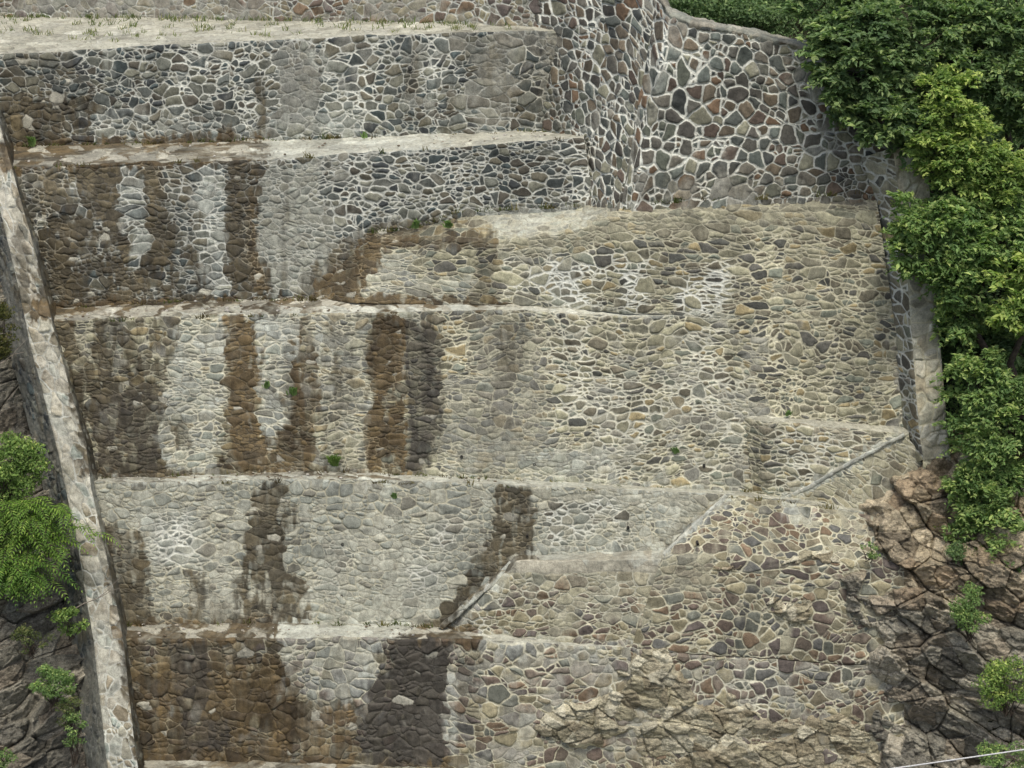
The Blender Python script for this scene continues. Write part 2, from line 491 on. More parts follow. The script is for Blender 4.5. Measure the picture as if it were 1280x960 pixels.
def rubble_cells(u, v, S, seed):
    """large stones, and between them patches of smaller ones and chips"""
    su, sv = S['su'], S['sv']
    e1, R1, a1, b1 = cells(u, v, su * 1.38, sv * 1.34, S['jit'], S['drop'], S['course'], seed, 0.009)
    e2, R2, a2, b2 = cells(u + .37, v + .11, su * .98, sv * .90, S['jit'], S['drop'] * .8, S['course'], seed + 7000, 0.008)
    k = R1[:, 5] < S.get('mix', .62)
    e2 = np.minimum(e2, e1 * .9 + .004)
    R = np.where(k[:, None], R2, R1)
    return np.where(k, e2, e1), R, k, np.where(k, a2, a1), np.where(k, b2, b1)

# ------------------------------------------------------------------ lofted masonry surfaces
def arr3(rows):
    return np.array([[np.asarray(p, float) for p in r] for r in rows])

def loft(rows, step=1.0, minu=2, minv=2):
    """rows: list of polylines of 3D points (same count). Returns grid (nv,nu,3)."""
    R = arr3(rows)
    pj = np.stack(project(R.reshape(-1, 3)), -1).reshape(R.shape[0], R.shape[1], 2)
    # piecewise-linear resample in u then v
    us = [0.0]; idx = []
    cols = []
    for j in range(R.shape[1] - 1):
        L = np.linalg.norm(pj[:, j + 1] - pj[:, j], axis=1).max()
        n = max(1, int(round(L / step)))
        t = np.arange(n) / n
        cols.append(R[:, j:j + 1] * (1 - t)[None, :, None] + R[:, j + 1:j + 2] * t[None, :, None])
    cols.append(R[:, -1:])
    A = np.concatenate(cols, 1)
    outr = []
    for i in range(R.shape[0] - 1):
        L = np.linalg.norm(pj[i + 1] - pj[i], axis=1).max()
        n = max(2, int(round(L / step)))
        t = np.arange(n) / n
        outr.append(A[i:i + 1] * (1 - t)[:, None, None] + A[i + 1:i + 2] * t[:, None, None])
    outr.append(A[-1:])
    return np.concatenate(outr, 0)

def grid_quads(nv, nu):
    i = np.arange(nv * nu).reshape(nv, nu)
    return np.stack([i[:-1, :-1], i[1:, :-1], i[1:, 1:], i[:-1, 1:]], -1).reshape(-1, 4)

def grid_normals(G):
    du = np.gradient(G, axis=1); dv = np.gradient(G, axis=0)
    n = np.cross(dv, du)
    n /= np.linalg.norm(n, axis=2, keepdims=True) + 1e-12
    m = n.mean((0, 1))
    toward = CAM - G.mean((0, 1))
    if (n @ toward.reshape(3, 1)).mean() < 0: n = -n
    return n

def warp(V):
    """low-frequency unevenness shared by every masonry surface"""
    out = V.copy()
    x, y, z = V.T
    a = fbm(x * 0.9, y * 0.9, z * 0.9, 3) * 0.05
    b = fbm(x * 0.9 + 40, y * 0.9, z * 0.9, 3) * 0.045
    c = fbm(x * 4.5 + 9, y * 4.5, z * 4.5 + 5, 3) * 0.028
    out[:, 1] += a + c
    out[:, 2] += b + fbm(x * 4.5, y * 4.5 + 30, z * 4.5, 3) * 0.030
    return out

SCL = {'ledge': .6, 'cap': .8, 'wing': .47, 'coping': .5, 'riser_dark': .50, 'riser_base': .48, 'apron_low': .43, 'riser_mid': .48}
_seed = [100]
def masonry(name, rows, style, parent=None, uvmode='plane', taper=(1, 1, 1, 1), step=0.92, rot=0.0, mod=None):
    S = dict(STYLES[style]); S.update(mod or {})
    for k_ in ('su', 'sv'): S[k_] = S[k_] * SCL.get(style, .50)
    S['mw'] *= .72
    _seed[0] += 1; seed = _seed[0]
    G = loft(rows, step)
    nv, nu, _ = G.shape
    N = grid_normals(G)
    V = G.reshape(-1, 3)
    if uvmode == 'plane':
        nm = N.mean((0, 1)); nm /= np.linalg.norm(nm)
        eu = np.cross([0, 0, 1], nm); eu /= np.linalg.norm(eu)
        ev = np.cross(nm, eu)
        u = V @ eu; v = V @ ev
    else:
        mu = np.linalg.norm(np.diff(G, axis=1), axis=2).mean(0); mv = np.linalg.norm(np.diff(G, axis=0), axis=2).mean(1)
        u = np.tile(np.concatenate([[0], np.cumsum(mu)]), (nv, 1)).ravel()
        v = np.repeat(np.concatenate([[0], np.cumsum(mv)])[::-1], nu)
    if rot:
        c, s = math.cos(rot), math.sin(rot); u, v = u * c - v * s, u * s + v * c
    so = seed * 3.7
    zz = np.full_like(u, so)
    wa = S.get('warp', .7)
    uw = u + fbm(u * .45, v * .6, zz, 2) * .45 * wa + fbm(u * 1.6, v * 1.6, zz, 2) * .10 * wa + fbm(u * 7, v * 7, zz, 3) * .035
    vw = v + fbm(u * .5, v * .7, zz + 50, 2) * .26 * wa + fbm(u * 1.6, v * 1.6, zz + 50, 2) * .06 + fbm(u * 7, v * 7, zz + 50, 3) * .03
    vw = vw + fbm(v * 1.3, zz * 1.0, zz + 70, 2) * .14 * wa
    e, R, ksm, du, dv = rubble_cells(uw, vw, S, seed)
    px, py = project(V)
    # stains: half of it follows whole stones
    spx = np.median(np.abs(np.diff(px.reshape(nv, nu), axis=1))) if nu > 1 else 1
    pxm = F / np.linalg.norm(V.mean(0) - CAM)
    wx = fbm(px * .035, py * .02, np.full_like(px, 3.3), 3) * 10 + fbm(px * .14, py * .09, np.full_like(px, 23.3), 3) * 5
    wy = fbm(px * .03, py * .03, np.full_like(px, 8.3), 3) * 6 + fbm(px * .12, py * .12, np.full_like(px, 28.3), 2) * 4
    if style == 'ledge': wx = wx * 2.2
    else:
        wx = wx + fbm(px * .22, py * .022, np.full_like(px, 33.3), 3) * 5
        wy = wy + fbm(px * .16, py * .006, np.full_like(px, 43.3), 3) * 12
    K = stain_masks(px + wx - 0.6 * du * pxm, py + wy + 0.6 * dv * pxm * .9)
    big = fbm(u * .45, v * .45, np.full_like(u, so + 9), 4)
    fine = fbm(u * 3.2, v * 3.2, np.full_like(u, so + 19), 4)
    streak = fbm(u * 3.5, v * .35, np.full_like(u, so + 29), 4)
    mid = fbm(u * 1.5, v * 1.1, np.full_like(u, so + 39), 4)
    st2 = fbm(u * 2.4, v * .22, np.full_like(u, so + 49), 4)
    K['M'] = K['M'] * sstep(-.42, .22, mid + .5 * fine + .25 * big)
    if style.startswith('riser'):
        left = sstep(760, 480, px) * sstep(.25, -.35, fbm(u * .8, v * .8, np.full_like(u, so + 59), 3))
        if style == 'riser_grey': left = left * .35
        K['W'] = np.maximum(K['W'], sstep(.12, .42, st2 + .25 * fine) * .62 * left)
        K['L'] = np.maximum(K['L'], sstep(.16, .46, -st2 + .25 * fine) * .5 * left * (1 - np.clip(K['W'] + K['R'] + K['D'], 0, 1)))
        # pale render left standing inside the wet parts
        keep = sstep(.14, .36, .6 * fbm(u * 2.6, v * .9, zz + 39, 4) + .6 * fbm(u * 7, v * 3.2, zz + 79, 3)) * .8
        K['W'] = K['W'] * (1 - keep)
    # stone colour
    pal = PALR[S['pal']]
    ids = np.minimum((R[:, 0] * len(pal)).astype(int), len(pal) - 1)
    col = pal[ids] * (0.72 + 0.56 * R[:, 1:2])
    mort = np.ones((len(V), 3)) * S['mcol'] * (0.9 + 0.25 * streak[:, None])
    mw = S['mw'] * np.clip(1 + 0.5 * big + 0.4 * fine + .6 * mid, .35, 1.7) * np.where(ksm, .72, .95)
    # whitened joints and joints lost under render
    Mk = np.maximum(K['M'], sstep(.15, .6, big + .5 * fine) * 0.4)
    mort = mort * (1 - Mk[:, None]) + WHITE * .82 * Mk[:, None]
    mw = mw * (1 + .6 * K['M'] ** 2)
    mort = mort * (1 + .16 * K['M'][:, None] ** 2)
    Pn = np.clip(sstep(.62 - S['plaster'], .95 - S['plaster'] , .5 * big + .45 * fine + .45 * R[:, 2] + .25), 0, 1)
    Pk = np.clip(np.maximum(Pn * .85 * (1 - .9 * K['M']), K['P'] * (0.75 + .35 * fine)), 0, 1)[:, None]
    col = col * (1 - .22 * K['M'][:, None])
    pc = S['pcol'] * (0.72 + 0.42 * R[:, 3:4] + .22 * fine[:, None])
    col = col * (1 - Pk * .8) + pc * Pk * .8
    mort = mort * (1 - Pk * .55) + pc * .82 * Pk * .55
    mw = mw * (1 - .55 * Pk[:, 0])
    # pale weathering
    G_ = np.clip(K['G'] * (0.8 + .5 * fine), 0, 1)[:, None]
    pale = lin((168, 168, 156)) * (0.72 + .45 * R[:, 4:5])
    col = col * (1 - G_ * .75) + pale * G_ * .75
    mort = mort * (1 - G_ * .6) + lin((140, 137, 124)) * G_ * .6
    mw = mw * (1 - .35 * G_[:, 0])
    # lime
    L_ = np.clip(K['L'] * (0.75 + .7 * fine + .4 * streak), 0, 1)[:, None]
    lime = lin((192, 195, 186)) * (0.45 + .75 * R[:, 4:5])
    col = col * (1 - L_ * .68) + lime * L_ * .68
    mort = mort * (1 - L_ * .5) + WHITE * .95 * L_ * .5
    # wet, rust and dark water marks
    kv = np.clip(1.05 + .55 * streak + .45 * fine + .4 * fbm(u * 11, v * .7, zz + 149, 3), .3, 1.4)
    hair = fbm(u * 11, v * .7, zz + 139, 3)
    streak = streak + .7 * hair
    brk = 1 - .62 * sstep(.12, .42, .7 * fbm(u * 4.2, v * 1.8, zz + 99, 4) + .5 * fine)
    kv = kv * brk
    pj = sstep(.0, .35, fbm(u * 2.2, v * 1.4, zz + 119, 3))[:, None]
    W_ = np.clip(K['W'] * kv, 0, 1)[:, None]
    wc = (lin((64, 58, 45)) * (1 - R[:, 5:6]) + lin((84, 75, 57)) * R[:, 5:6]) * (0.5 + .9 * R[:, 4:5]) * (1 + .5 * streak + .6 * mid)[:, None]
    col = col * (1 - W_ * .92) + wc * W_ * .92
    wm = lin((60, 53, 42)) * (1 - pj) + lin((140, 130, 108)) * pj
    mort = mort * (1 - W_ * .88) + wm * W_ * .88
    mw = mw * (1 - .5 * W_[:, 0])
    R_ = np.clip(K['R'] * kv, 0, 1)[:, None]
    rc = (lin((92, 77, 52)) * (1 - R[:, 5:6]) + lin((70, 58, 40)) * R[:, 5:6]) * (0.52 + .9 * R[:, 4:5]) * (1 + .45 * streak + .5 * mid)[:, None]
    col = col * (1 - R_ * .92) + rc * R_ * .92
    rm = lin((66, 54, 39)) * (1 - pj) + lin((134, 118, 90)) * pj
    mort = mort * (1 - R_ * .88) + rm * R_ * .88
    mw = mw * (1 - .5 * R_[:, 0])
    D_ = np.clip(K['D'] * kv, 0, 1)[:, None]
    dc = lin((66, 62, 56)) * (0.7 + .5 * R[:, 4:5])
    col = col * (1 - D_ * .95) + dc * D_ * .95
    mort = mort * (1 - D_ * .92) + lin((54, 50, 45)) * D_ * .92
    mw = mw * (1 - .6 * D_[:, 0])
    wet = np.clip(W_ + R_ * .8 + D_, 0, 1)[:, 0]
    # dry pale flecks left standing in the wet parts (whole stones)
    fl = ((R[:, 2] > (.975 if style != 'ledge' else .66)) * (wet > .3) * (fine > -.35))[:, None].astype(float) * .75
    col = col * (1 - fl) + lin((176, 172, 158)) * (.6 + .6 * R[:, 4:5]) * fl
    # joints that show only as open cracks
    ck = np.clip(sstep(-.05, .40, fine + .6 * mid + .5 * streak + .02) * np.clip(Pk[:, 0] * .75 + L_[:, 0] * .8 + G_[:, 0] + wet, 0, 1), 0, 1)[:, None]
    mort = mort * (1 - ck * .5); mw = mw * (1 - .45 * ck[:, 0])
    # slight overall unevenness
    col = col * np.array([.98, 1.0, .955]); mort = mort * np.array([.985, 1.0, .965])
    tone = (1 + .20 * big + .14 * streak + .22 * mid)[:, None]
    col = np.clip(col * tone, .008, .8); mort = np.clip(mort * tone, .008, .8)
    # relief
    rel = S['relief'] * 1.4 * (1 - .75 * np.clip(Pk[:, 0] + .6 * G_[:, 0] + .4 * L_[:, 0] + .25 * wet, 0, 1))
    h = rel * (1 - np.exp(-e / .022)) + rel * .9 * (R[:, 1] - .5) * sstep(0, .05, e)
    h = h + (du / S['su'] * (R[:, 3] - .5) + dv / S['sv'] * (R[:, 4] - .5)) * rel * 1.6 * sstep(0, .04, e)
    h = h + fine * .008
    tp = np.ones((nv, nu))
    iu = np.arange(nu)[None, :]; iv = np.arange(nv)[:, None]
    k = 3.0
    if taper[0]: tp = tp * np.clip(iv / k, 0, 1)
    if taper[1]: tp = tp * np.clip((nv - 1 - iv) / k, 0, 1)
    if taper[2]: tp = tp * np.clip(iu / k, 0, 1)
    if taper[3]: tp = tp * np.clip((nu - 1 - iu) / k, 0, 1)
    V2 = warp(V) + N.reshape(-1, 3) * (h * tp.ravel())[:, None]
    return build_mesh(name, V2, grid_quads(nv, nu), M_MAS, parent,
                      dict(edge=e, mw=np.maximum(mw, .004), stone_col=col, mort_col=mort, wet=wet))

# ------------------------------------------------------------------ tier profile (at column x = 400)
X0 = 400
Y1t = 45.0
p = P(X0, 50, Y1t)
Y1b = Yriser(X0, 172, p);   Y2t = Yledge(X0, 197, P(X0, 172, Y1b))
Y2b = Yriser(X0, 371, P(X0, 197, Y2t)); Y3t = Yledge(X0, 391, P(X0, 371, Y2b))
Y3b = Yriser(X0, 588, P(X0, 391, Y3t)); Y4t = Yledge(X0, 600, P(X0, 588, Y3b))
Y4b = Yriser(X0, 776, P(X0, 600, Y4t)); Y5t = Yledge(X0, 796, P(X0, 776, Y4b))
Y5b = Yriser(X0, 948, P(X0, 796, Y5t)); Y6t = Yledge(X0, 974, P(X0, 948, Y5b))
Y6b = Yriser(X0, 1100, P(X0, 974, Y6t))
print('Y', [round(float(a), 2) for a in (Y1t, Y1b, Y2t, Y2b, Y3t, Y3b, Y4t, Y4b, Y5t, Y5b, Y6t, Y6b)])
def Yr2(y): return np.interp(y, [197, 371], [Y2t, Y2b])
def Yr3(y): return np.interp(y, [391, 600], [Y3t, Y3b])
def Yr4(y): return np.interp(y, [604, 778], [Y4t, Y4b])
def Yr5(y): return np.interp(y, [800, 955], [Y5t, Y5b])
def line(pts, Y): return [P(x, y, Y) for x, y in pts]
def lineY(pts): return [P(x, y, Y) for x, y, Y in pts]

TG = 'stepped tiers of the stone dam'
def tier(label, loc):
    o = empty('dam_tier', loc)
    return tag(o, label, 'stone tier', TG, 'thing')

def drain(parent, px, py, Y, r=0.024):
    c = P(px, py, Y)
    n = 12; a = np.linspace(0, 2 * math.pi, n, endpoint=False)
    ring = lambda R, y: np.stack([c[0] + np.cos(a) * R, np.full(n, c[1] + y), c[2] + np.sin(a) * R], -1)
    V = np.concatenate([ring(r * 1.25, .12), ring(r * 1.25, -.03), ring(r, -.03), ring(r * .95, .10), [[c[0], c[1] + .10, c[2]]]])
    Q = []
    for k in range(3):
        for i in range(n):
            j = (i + 1) % n
            Q.append((k * n + i, k * n + j, (k + 1) * n + j, (k + 1) * n + i))
    o = build_mesh('drain_pipe', V, np.array(Q), M_PIPE, parent, smooth=False)
    return o

# ---- top terrace and the wall behind it
front1 = [(-70,72),(0,68),(250,55),(450,45),(560,42),(705,38)]
back1 = [(-70,19),(0,20),(250,22),(450,26),(560,29),(705,34)]
F1 = line(front1, Y1t)
B1 = [P(x, y, Yledge(x, y, f, .02)) for (x, y), f in zip(back1, F1)]
def behind(row, d=.08, dz=-.02): return [q + np.array([0, d, dz]) for q in row]
top_back = [P(x, -70, q[1] + .45) for (x, y), q in zip(back1, B1)]
bw = masonry('back_wall', [top_back, behind(B1, -.02, -.03)], 'riser_dark', taper=(0, 0, 0, 0), mod=dict(plaster=.3, pal='purple', mw=.022))
tag(bw, 'pale-jointed rubble wall behind the grassy top terrace, only its foot in view', 'stone wall', kind='thing')

t1 = tier('topmost dam tier of dark stones below the wide grassy terrace', F1[2])
masonry('ledge', [behind(B1, .1), F1], 'ledge', t1, mod=dict(plaster=.55, mw=.012, pcol=lin((172,168,152))))
bot1 = line([(-70,194),(0,190),(250,182),(450,176),(560,173),(722,169)], Y1b - .02)
masonry('wall_face', [F1, bot1], 'riser_dark', t1)
for x, y in ((192,153),(364,149),(439,147),(545,147),(646,137),(698,148)): drain(t1, x, y, np.interp(y, [50, 172], [Y1t, Y1b]))

# ---- second tier
b2 = line([(-50,187),(20,183),(170,178),(330,174),(550,167),(730,162)], Y1b + .08)
F2 = line([(-50,214),(20,209),(170,203),(330,199),(550,185),(730,172)], Y2t)
t2 = tier('second tier from the top, streaked brown on its left half', F2[2])
masonry('ledge', [b2, F2], 'ledge', t2)
masonry('wall_face', [F2, line([(10,400),(65,391),(200,385),(380,377),(560,372),(760,366)], Y2b - .02)], 'riser_mid', t2,
        mod=dict())
for x, y in ((473,276),(550,273),(615,240),(690,228),(730,232)): drain(t2, x, y, Yr2(y))

# ---- third tier
YA = Yr2(258)
L2b = [(20,394),(66,385),(270,374),(450,372),(640,378),(780,389),(925,397)]
L2f = [(20,409),(70,401),(270,394),(520,389),(640,387),(780,395),(925,399)]
F3 = line(L2f, Y3t)
B3 = [P(x, y, Y2b + .08) for x, y in L2b[:3]] + [P(x, y, Yledge(x, y, f) + .06) for (x, y), f in zip(L2b[3:6], F3[3:6])] + [P(925, 397, Y3t + .06)]
t3 = tier('third tier from the top, the tallest face with rusty brown and white vertical streaks', F3[2])
masonry('ledge', [B3, F3], 'ledge', t3)
masonry('wall_face', [F3 + line([(1000,399),(1125,398)], Y3t),
                      line([(95,607),(115,602),(270,596),(520,598),(650,604),(780,610),(925,618),(1000,623),(1150,627)], Y3b - .02)], 'riser_low', t3)
for x, y in ((165,571),(302,564),(577,571),(668,580),(757,580),(880,582),(700,395)): drain(t3, x, y, Yr3(y))

# ---- upper sloping apron in front of tier 2
ap = empty('stone_apron', P(800, 380, Y3t)); tag(ap, 'sloping beige stone apron under the tall pale-jointed wing wall', 'stone apron', kind='thing')
YB = YA - .85
r0 = lineY([(452,290,Yr2(290)+.12),(520,283,Yr2(283)+.12),(575,263,YA+.1),(650,259,YA+.1),(728,256,YA+.1),(774,260,YB+.12),(850,250,YB+.15),(960,246,YB+.15),(1095,239,YB+.15)])
r1 = lineY([(432,320,Yr2(320)+.1),(468,298,Yr2(298)-.35),(560,300,YA-.62),(625,303,YA-.72),(700,292,YA-.85),(774,272,YB-.12),(850,266,YB-.12),(960,261,YB-.12),(1097,256,YB-.12)])
qb = [(640,380),(700,384),(780,392),(850,396),(960,399),(1118,400)]
Yq = [Yledge(640,380,F3[4]), Yledge(700,384,P(700,391,Y3t)), Y3t+.06, Y3t+.02, Y3t, Y3t]
r2 = lineY([(378,374,Yr2(374)+.1),(446,379,Y3t+.45),(560,381,Y3t+.4)] + [(x, y, Y) for (x, y), Y in zip(qb, Yq)])
masonry('apron_face', [r0, r1, r2], 'apron', ap, taper=(1, 1, 0, 0))

# ---- wing wall upper right
wg = empty('wing_wall', P(900, 258, YB)); tag(wg, 'tall curved wing wall of multicoloured stones in bold white joints, beside the top tiers', 'stone wall', kind='thing')
YT = YB + .55
topw = [(640,-70,46.9),(688,-70,46.0),(745,-66,45.0),(795,-45,43.9),(822,-8,43.25),(838,20,YT+.12),(862,30,YT),(940,44,YT),(1025,64,YT),(1090,100,YT-.08),(1150,150,YT-.2)]
botw = [(690,262,YA+1.0),(726,260,YA+.15),(744,266,YA-.35),(762,272,YB+.12),(772,275,YB-.02),(784,276,YB-.06),(815,272,YB-.06),(900,264,YB-.06),(1000,260,YB-.06),(1060,257,YB-.06),(1110,254,YB-.06)]
botw = [(x, y + 9, Y) for x, y, Y in botw]
for nm, a_, b_ in (('side_face', 0, 5), ('front_face', 4, 99)):
    masonry(nm, [lineY(topw[a_:b_]), lineY(botw[a_:b_])], 'wing', wg, uvmode='arc', taper=(0, 0, 1, 1))
# irregular concrete rim along its top
rimf = lineY([(x, y, Y) for x, y, Y in topw[3:]])
rimt = [q + np.array([.02, .05, .06]) for q in rimf]
rimb = [q + np.array([.05, .42, .07]) for q in rimf]
masonry('coping', [rimb, rimt, [q + np.array([0, -.03, .02]) for q in rimf], [q + np.array([0, -.01, -.05]) for q in rimf]], 'cap', wg, taper=(0, 0, 0, 0), mod=dict(su=.4, sv=.3, pal='grey', plaster=.5, relief=.03))

# ---- right flank wall
rf = empty('flank_wall', P(1160, 560, Y3t - 1.3)); tag(rf, 'narrow flank wall with flat top running down beside the tall leafy trees', 'stone wall', kind='thing')
ys = [190, 250, 330, 400, 470, 535, 580]
Yj = np.interp(ys, [200, 400, 600], [YB, Y3t, Y3b])
jx = [1076, 1096, 1108, 1114, 1119, 1126, 1134]
cx = [1116, 1124, 1133, 1138, 1143, 1148, 1154]
ox = [1158, 1162, 1168, 1172, 1178, 1183, 1188]
J = [P(x, y + 6, Y + .15) for x, y, Y in zip(jx, ys, Yj)]
C1 = [P(x, y - 4, Y - .5) for x, y, Y in zip(cx, ys, Yj)]
C2 = [P(x, y - 8, Y - .47) for x, y, Y in zip(ox, ys, Yj)]
C3 = [q + np.array([.25, .5, -1.2]) for q in C2]
masonry('inner_face', [J, C1], 'apron', rf, uvmode='plane', taper=(0, 1, 0, 0), mod=dict(su=.44, sv=.28, mw=.034, plaster=.03, mcol=WHITE*.95, mix=.3, warp=.3))
masonry('coping', [C1, C2], 'coping', rf, taper=(1, 1, 0, 0), mod=dict(plaster=.16, mw=.024, mcol=BEIGE*1.0, pcol=lin((186,174,148)), pal='slab', relief=.03))
masonry('outer_face', [C2, C3], 'flank', rf, taper=(1, 0, 0, 0), step=2)
E = [C1[-1], C2[-1]]
masonry('end_face', [E, [C1[-1] + np.array([-.05, -.15, -1.0]), C2[-1] + np.array([.05, -.1, -1.0])]], 'apron', rf, taper=(1, 0, 0, 0), step=1.5)

# ---- stone block on tier 3, right
bk = empty('stone_block', P(1040, 612, Yr3(612) - .5)); tag(bk, 'low coursed stone block with thin ledge on top, jutting from the third tier at right', 'stone block', kind='thing')
Ybk = Yr3(520) - .30
fr = lineY([(929,521,Yr3(520)+.06),(955,527,Ybk),(1040,533,Ybk),(1136,543,Ybk)])
bkk = lineY([(929,518,Yr3(518)+.06),(957,519,Yr3(520)+.1),(1040,525,Yr3(525)+.1),(1136,534,Yr3(534)+.1)])
masonry('ledge', [bkk, fr], 'ledge', bk, taper=(1, 1, 0, 0))
masonry('block_face', [fr, lineY([(934,620,Yr3(612)+.06),(962,622,Ybk-.2),(1040,630,Ybk-.2),(1150,640,Ybk-.2)])], 'block', bk, taper=(1, 1, 0, 0), uvmode='arc')
def band(parent, a, b, w, Ya, Yb, out=.05, down=.0):
    n = 6; t = np.linspace(0, 1, n)
    r = np.random.default_rng(int(a[0]))
    px = a[0] + (b[0] - a[0]) * t; py = a[1] + (b[1] - a[1]) * t + r.normal(size=n) * .8; Y = Ya + (Yb - Ya) * t
    nx, ny = -(b[1] - a[1]), b[0] - a[0]; L = math.hypot(nx, ny); nx, ny = nx / L, ny / L
    if ny < 0: nx, ny = -nx, -ny
    back = [P(x - nx * w * .3, y - ny * w * .3, y_ + .15) for x, y, y_ in zip(px, py, Y)]
    top = [P(x, y, y_ - out) for x, y, y_ in zip(px, py, Y)]
    low = [P(x + nx * w, y + ny * w, y_ - out) for x, y, y_ in zip(px, py, Y)]
    end = [P(x + nx * (w + 1), y + ny * (w + 1), y_ + .08) for x, y, y_ in zip(px, py, Y)]
    return masonry('coping', [back, top, low, end], 'coping', parent, uvmode='arc', taper=(0, 0, 0, 0), mod=dict(plaster=.75, pcol=WHITE * .8, relief=.02))
# ---- ramped wall end in front of the block
rw = empty('ramp_wall', P(1070, 640, Ybk - .2)); tag(rw, 'small ramped wall with a white diagonal coping edge climbing right towards the flank wall', 'stone wall', kind='thing')
Yrw = Ybk - .14; print('ramp', Yrw - .2, 'Y4t', Y4t, 'Y3b', Y3b)
cf = lineY([(980,622,Yrw-.1),(1060,583,Yrw),(1128,545,Yrw+.08),(1152,566,Yrw)])
cb = lineY([(978,617,Yrw+.35),(1056,578,Yrw+.4),(1124,540,Yrw+.45),(1154,560,Yrw+.4)])
masonry('coping', [cb, cf], 'coping', rw, taper=(1, 1, 0, 0), mod=dict(plaster=.95, pcol=WHITE*.95))
masonry('wall_face', [cf, lineY([(985,636,Yrw-.12),(1045,646,Yrw-.18),(1095,662,Yrw-.2),(1152,662,Yrw-.2)])], 'apron', rw, taper=(1, 0, 0, 0), rot=.5)

band(rw, (984, 620), (1130, 542), 3.5, Yrw - .08, Yrw + .05, .03)
# ---- fourth tier
b4 = line([(95,601),(118,597),(400,588),(520,592),(655,599),(915,613),(1000,618),(1100,634)], Y3b + .08)
F4 = line([(100,608),(121,604),(400,599),(520,601),(655,607),(910,618),(1000,626),(1100,643)], Y4t)
t4 = tier('fourth tier from the top, pale grey with two dark wet trails running down', F4[2])
masonry('ledge', [b4, F4], 'ledge', t4)
masonry('wall_face', [F4, line([(135,789),(157,784),(400,781),(520,783),(660,787),(900,798),(1000,801),(1100,806)], Y4b - .02)], 'riser_grey', t4)
for x, y in ((320,758),(343,760),(427,745),(553,735),(428,680),(487,658),(659,670),(785,660)): drain(t4, x, y, Yr4(y))

# ---- buttress (mound) on the fourth ledge
mb = empty('stone_buttress', P(700, 800, Y5t + .3)); tag(mb, 'squat stone buttress with sloped left end and thick concrete cap, on the fourth ledge', 'stone buttress', kind='thing')
Ym = Yr4(690)
m0 = lineY([(630,704,Yr4(700)+.12),(642,693,Ym+.1),(740,690,Ym+.1),(840,686,Ym+.1),(910,690,Ym+.1)])
m1 = lineY([(628,707,Yr4(705)+.05),(646,701,Ym-.48),(740,700,Ym-.55),(835,698,Ym-.6),(900,712,Ym-.6)])
m2 = lineY([(618,716,Yr4(715)+.05),(645,716,Ym-.53),(740,715,Ym-.6),(835,715,Ym-.65),(898,724,Ym-.65)])
m3 = lineY([(538,790,Yr4(778)+.1),(570,797,Y5t+.41),(680,806,Y5t+.23),(780,812,Y5t+.03),(860,817,Y5t+.02)])
masonry('cap', [m0, m1, m2], 'cap', mb, taper=(1, 1, 0, 0))  # pale concrete; its colour also carries the contrast of light from above
masonry('buttress_face', [m2, m3], 'apron_low', mb, taper=(1, 1, 0, 0), mod=dict(su=.44, sv=.3, mcol=BEIGE*1.1))

band(mb, (549, 783), (638, 702), 6, Y5t + .45, Yr4(700) - .12, .05)

# ---- lower apron
la = empty('stone_apron', P(950, 820, Y5t)); tag(la, 'lower right stone apron merging into raw rock, below the ramped wall', 'stone apron', kind='thing')
a0 = lineY([(900,612,Y4t+.25),(908,619,Y4t-.03),(960,624,Y4t-.05),(1020,632,Y4t-.05),(1120,648,Y4t-.05)])
a1 = lineY([(834,686,Ym+.05),(828,694,Ym-.62),(930,700,Ym-.68),(1020,704,Ym-.68),(1130,708,Ym-.68)])
a2 = lineY([(800,800,Y5t+.2),(790,810,Y5t+.02),(900,820,Y5t),(1000,826,Y5t),(1130,834,Y5t)])
masonry('apron_face', [a0, a1, a2], 'apron_low', la, taper=(1, 1, 0, 0))
band(la, (829, 692), (907, 619), 4.5, Ym - .58, Y4t - .03, .04)
for x, y in ((737,776),(738,780),(872,680)): drain(la if x > 800 else mb, x, y, Ym - .66 if x > 800 else Y5t + .35)

# ---- fifth tier
b5 = line([(135,785),(157,779),(400,776),(545,780),(680,801),(795,809)], Y4b + .08)
b5[4] = P(680, 801, Y5t + .25); b5[5] = P(795, 809, Y5t + .08)
F5 = line([(145,802),(161,797),(400,797),(560,798),(690,806),(795,811)], Y5t)
t5 = tier('fifth tier from the top, brown and black wet stones under a partly whitened ledge', F5[1])
masonry('ledge', [b5, F5], 'ledge', t5)
masonry('wall_face', [F5 + line([(900,821),(1000,827),(1130,835)], Y5t),
                      line([(178,956),(192,953),(400,957),(560,963),(700,972),(795,980),(900,990),(1000,996),(1130,1006)], Y5b - .02)], 'riser_base', t5)
for x, y in ((478,928),(612,938)): drain(t5, x, y, Yr5(y) - .0)
# ---- sixth tier (only its wet ledge shows)
b6 = line([(150,951),(192,948),(400,952),(560,958),(795,975),(1130,1001)], Y5b + .08)
F6 = line([(160,975),(196,973),(400,976),(560,982),(795,998),(1130,1024)], Y6t)
t6 = tier('lowest tier, only its brown wet ledge showing along the foot of the dam', F6[1])
masonry('ledge', [b6, F6], 'ledge', t6)
masonry('wall_face', [F6, line([(180,1110),(210,1100),(400,1100),(560,1105),(795,1115),(1130,1130)], Y6b)], 'riser_base', t6, step=3)

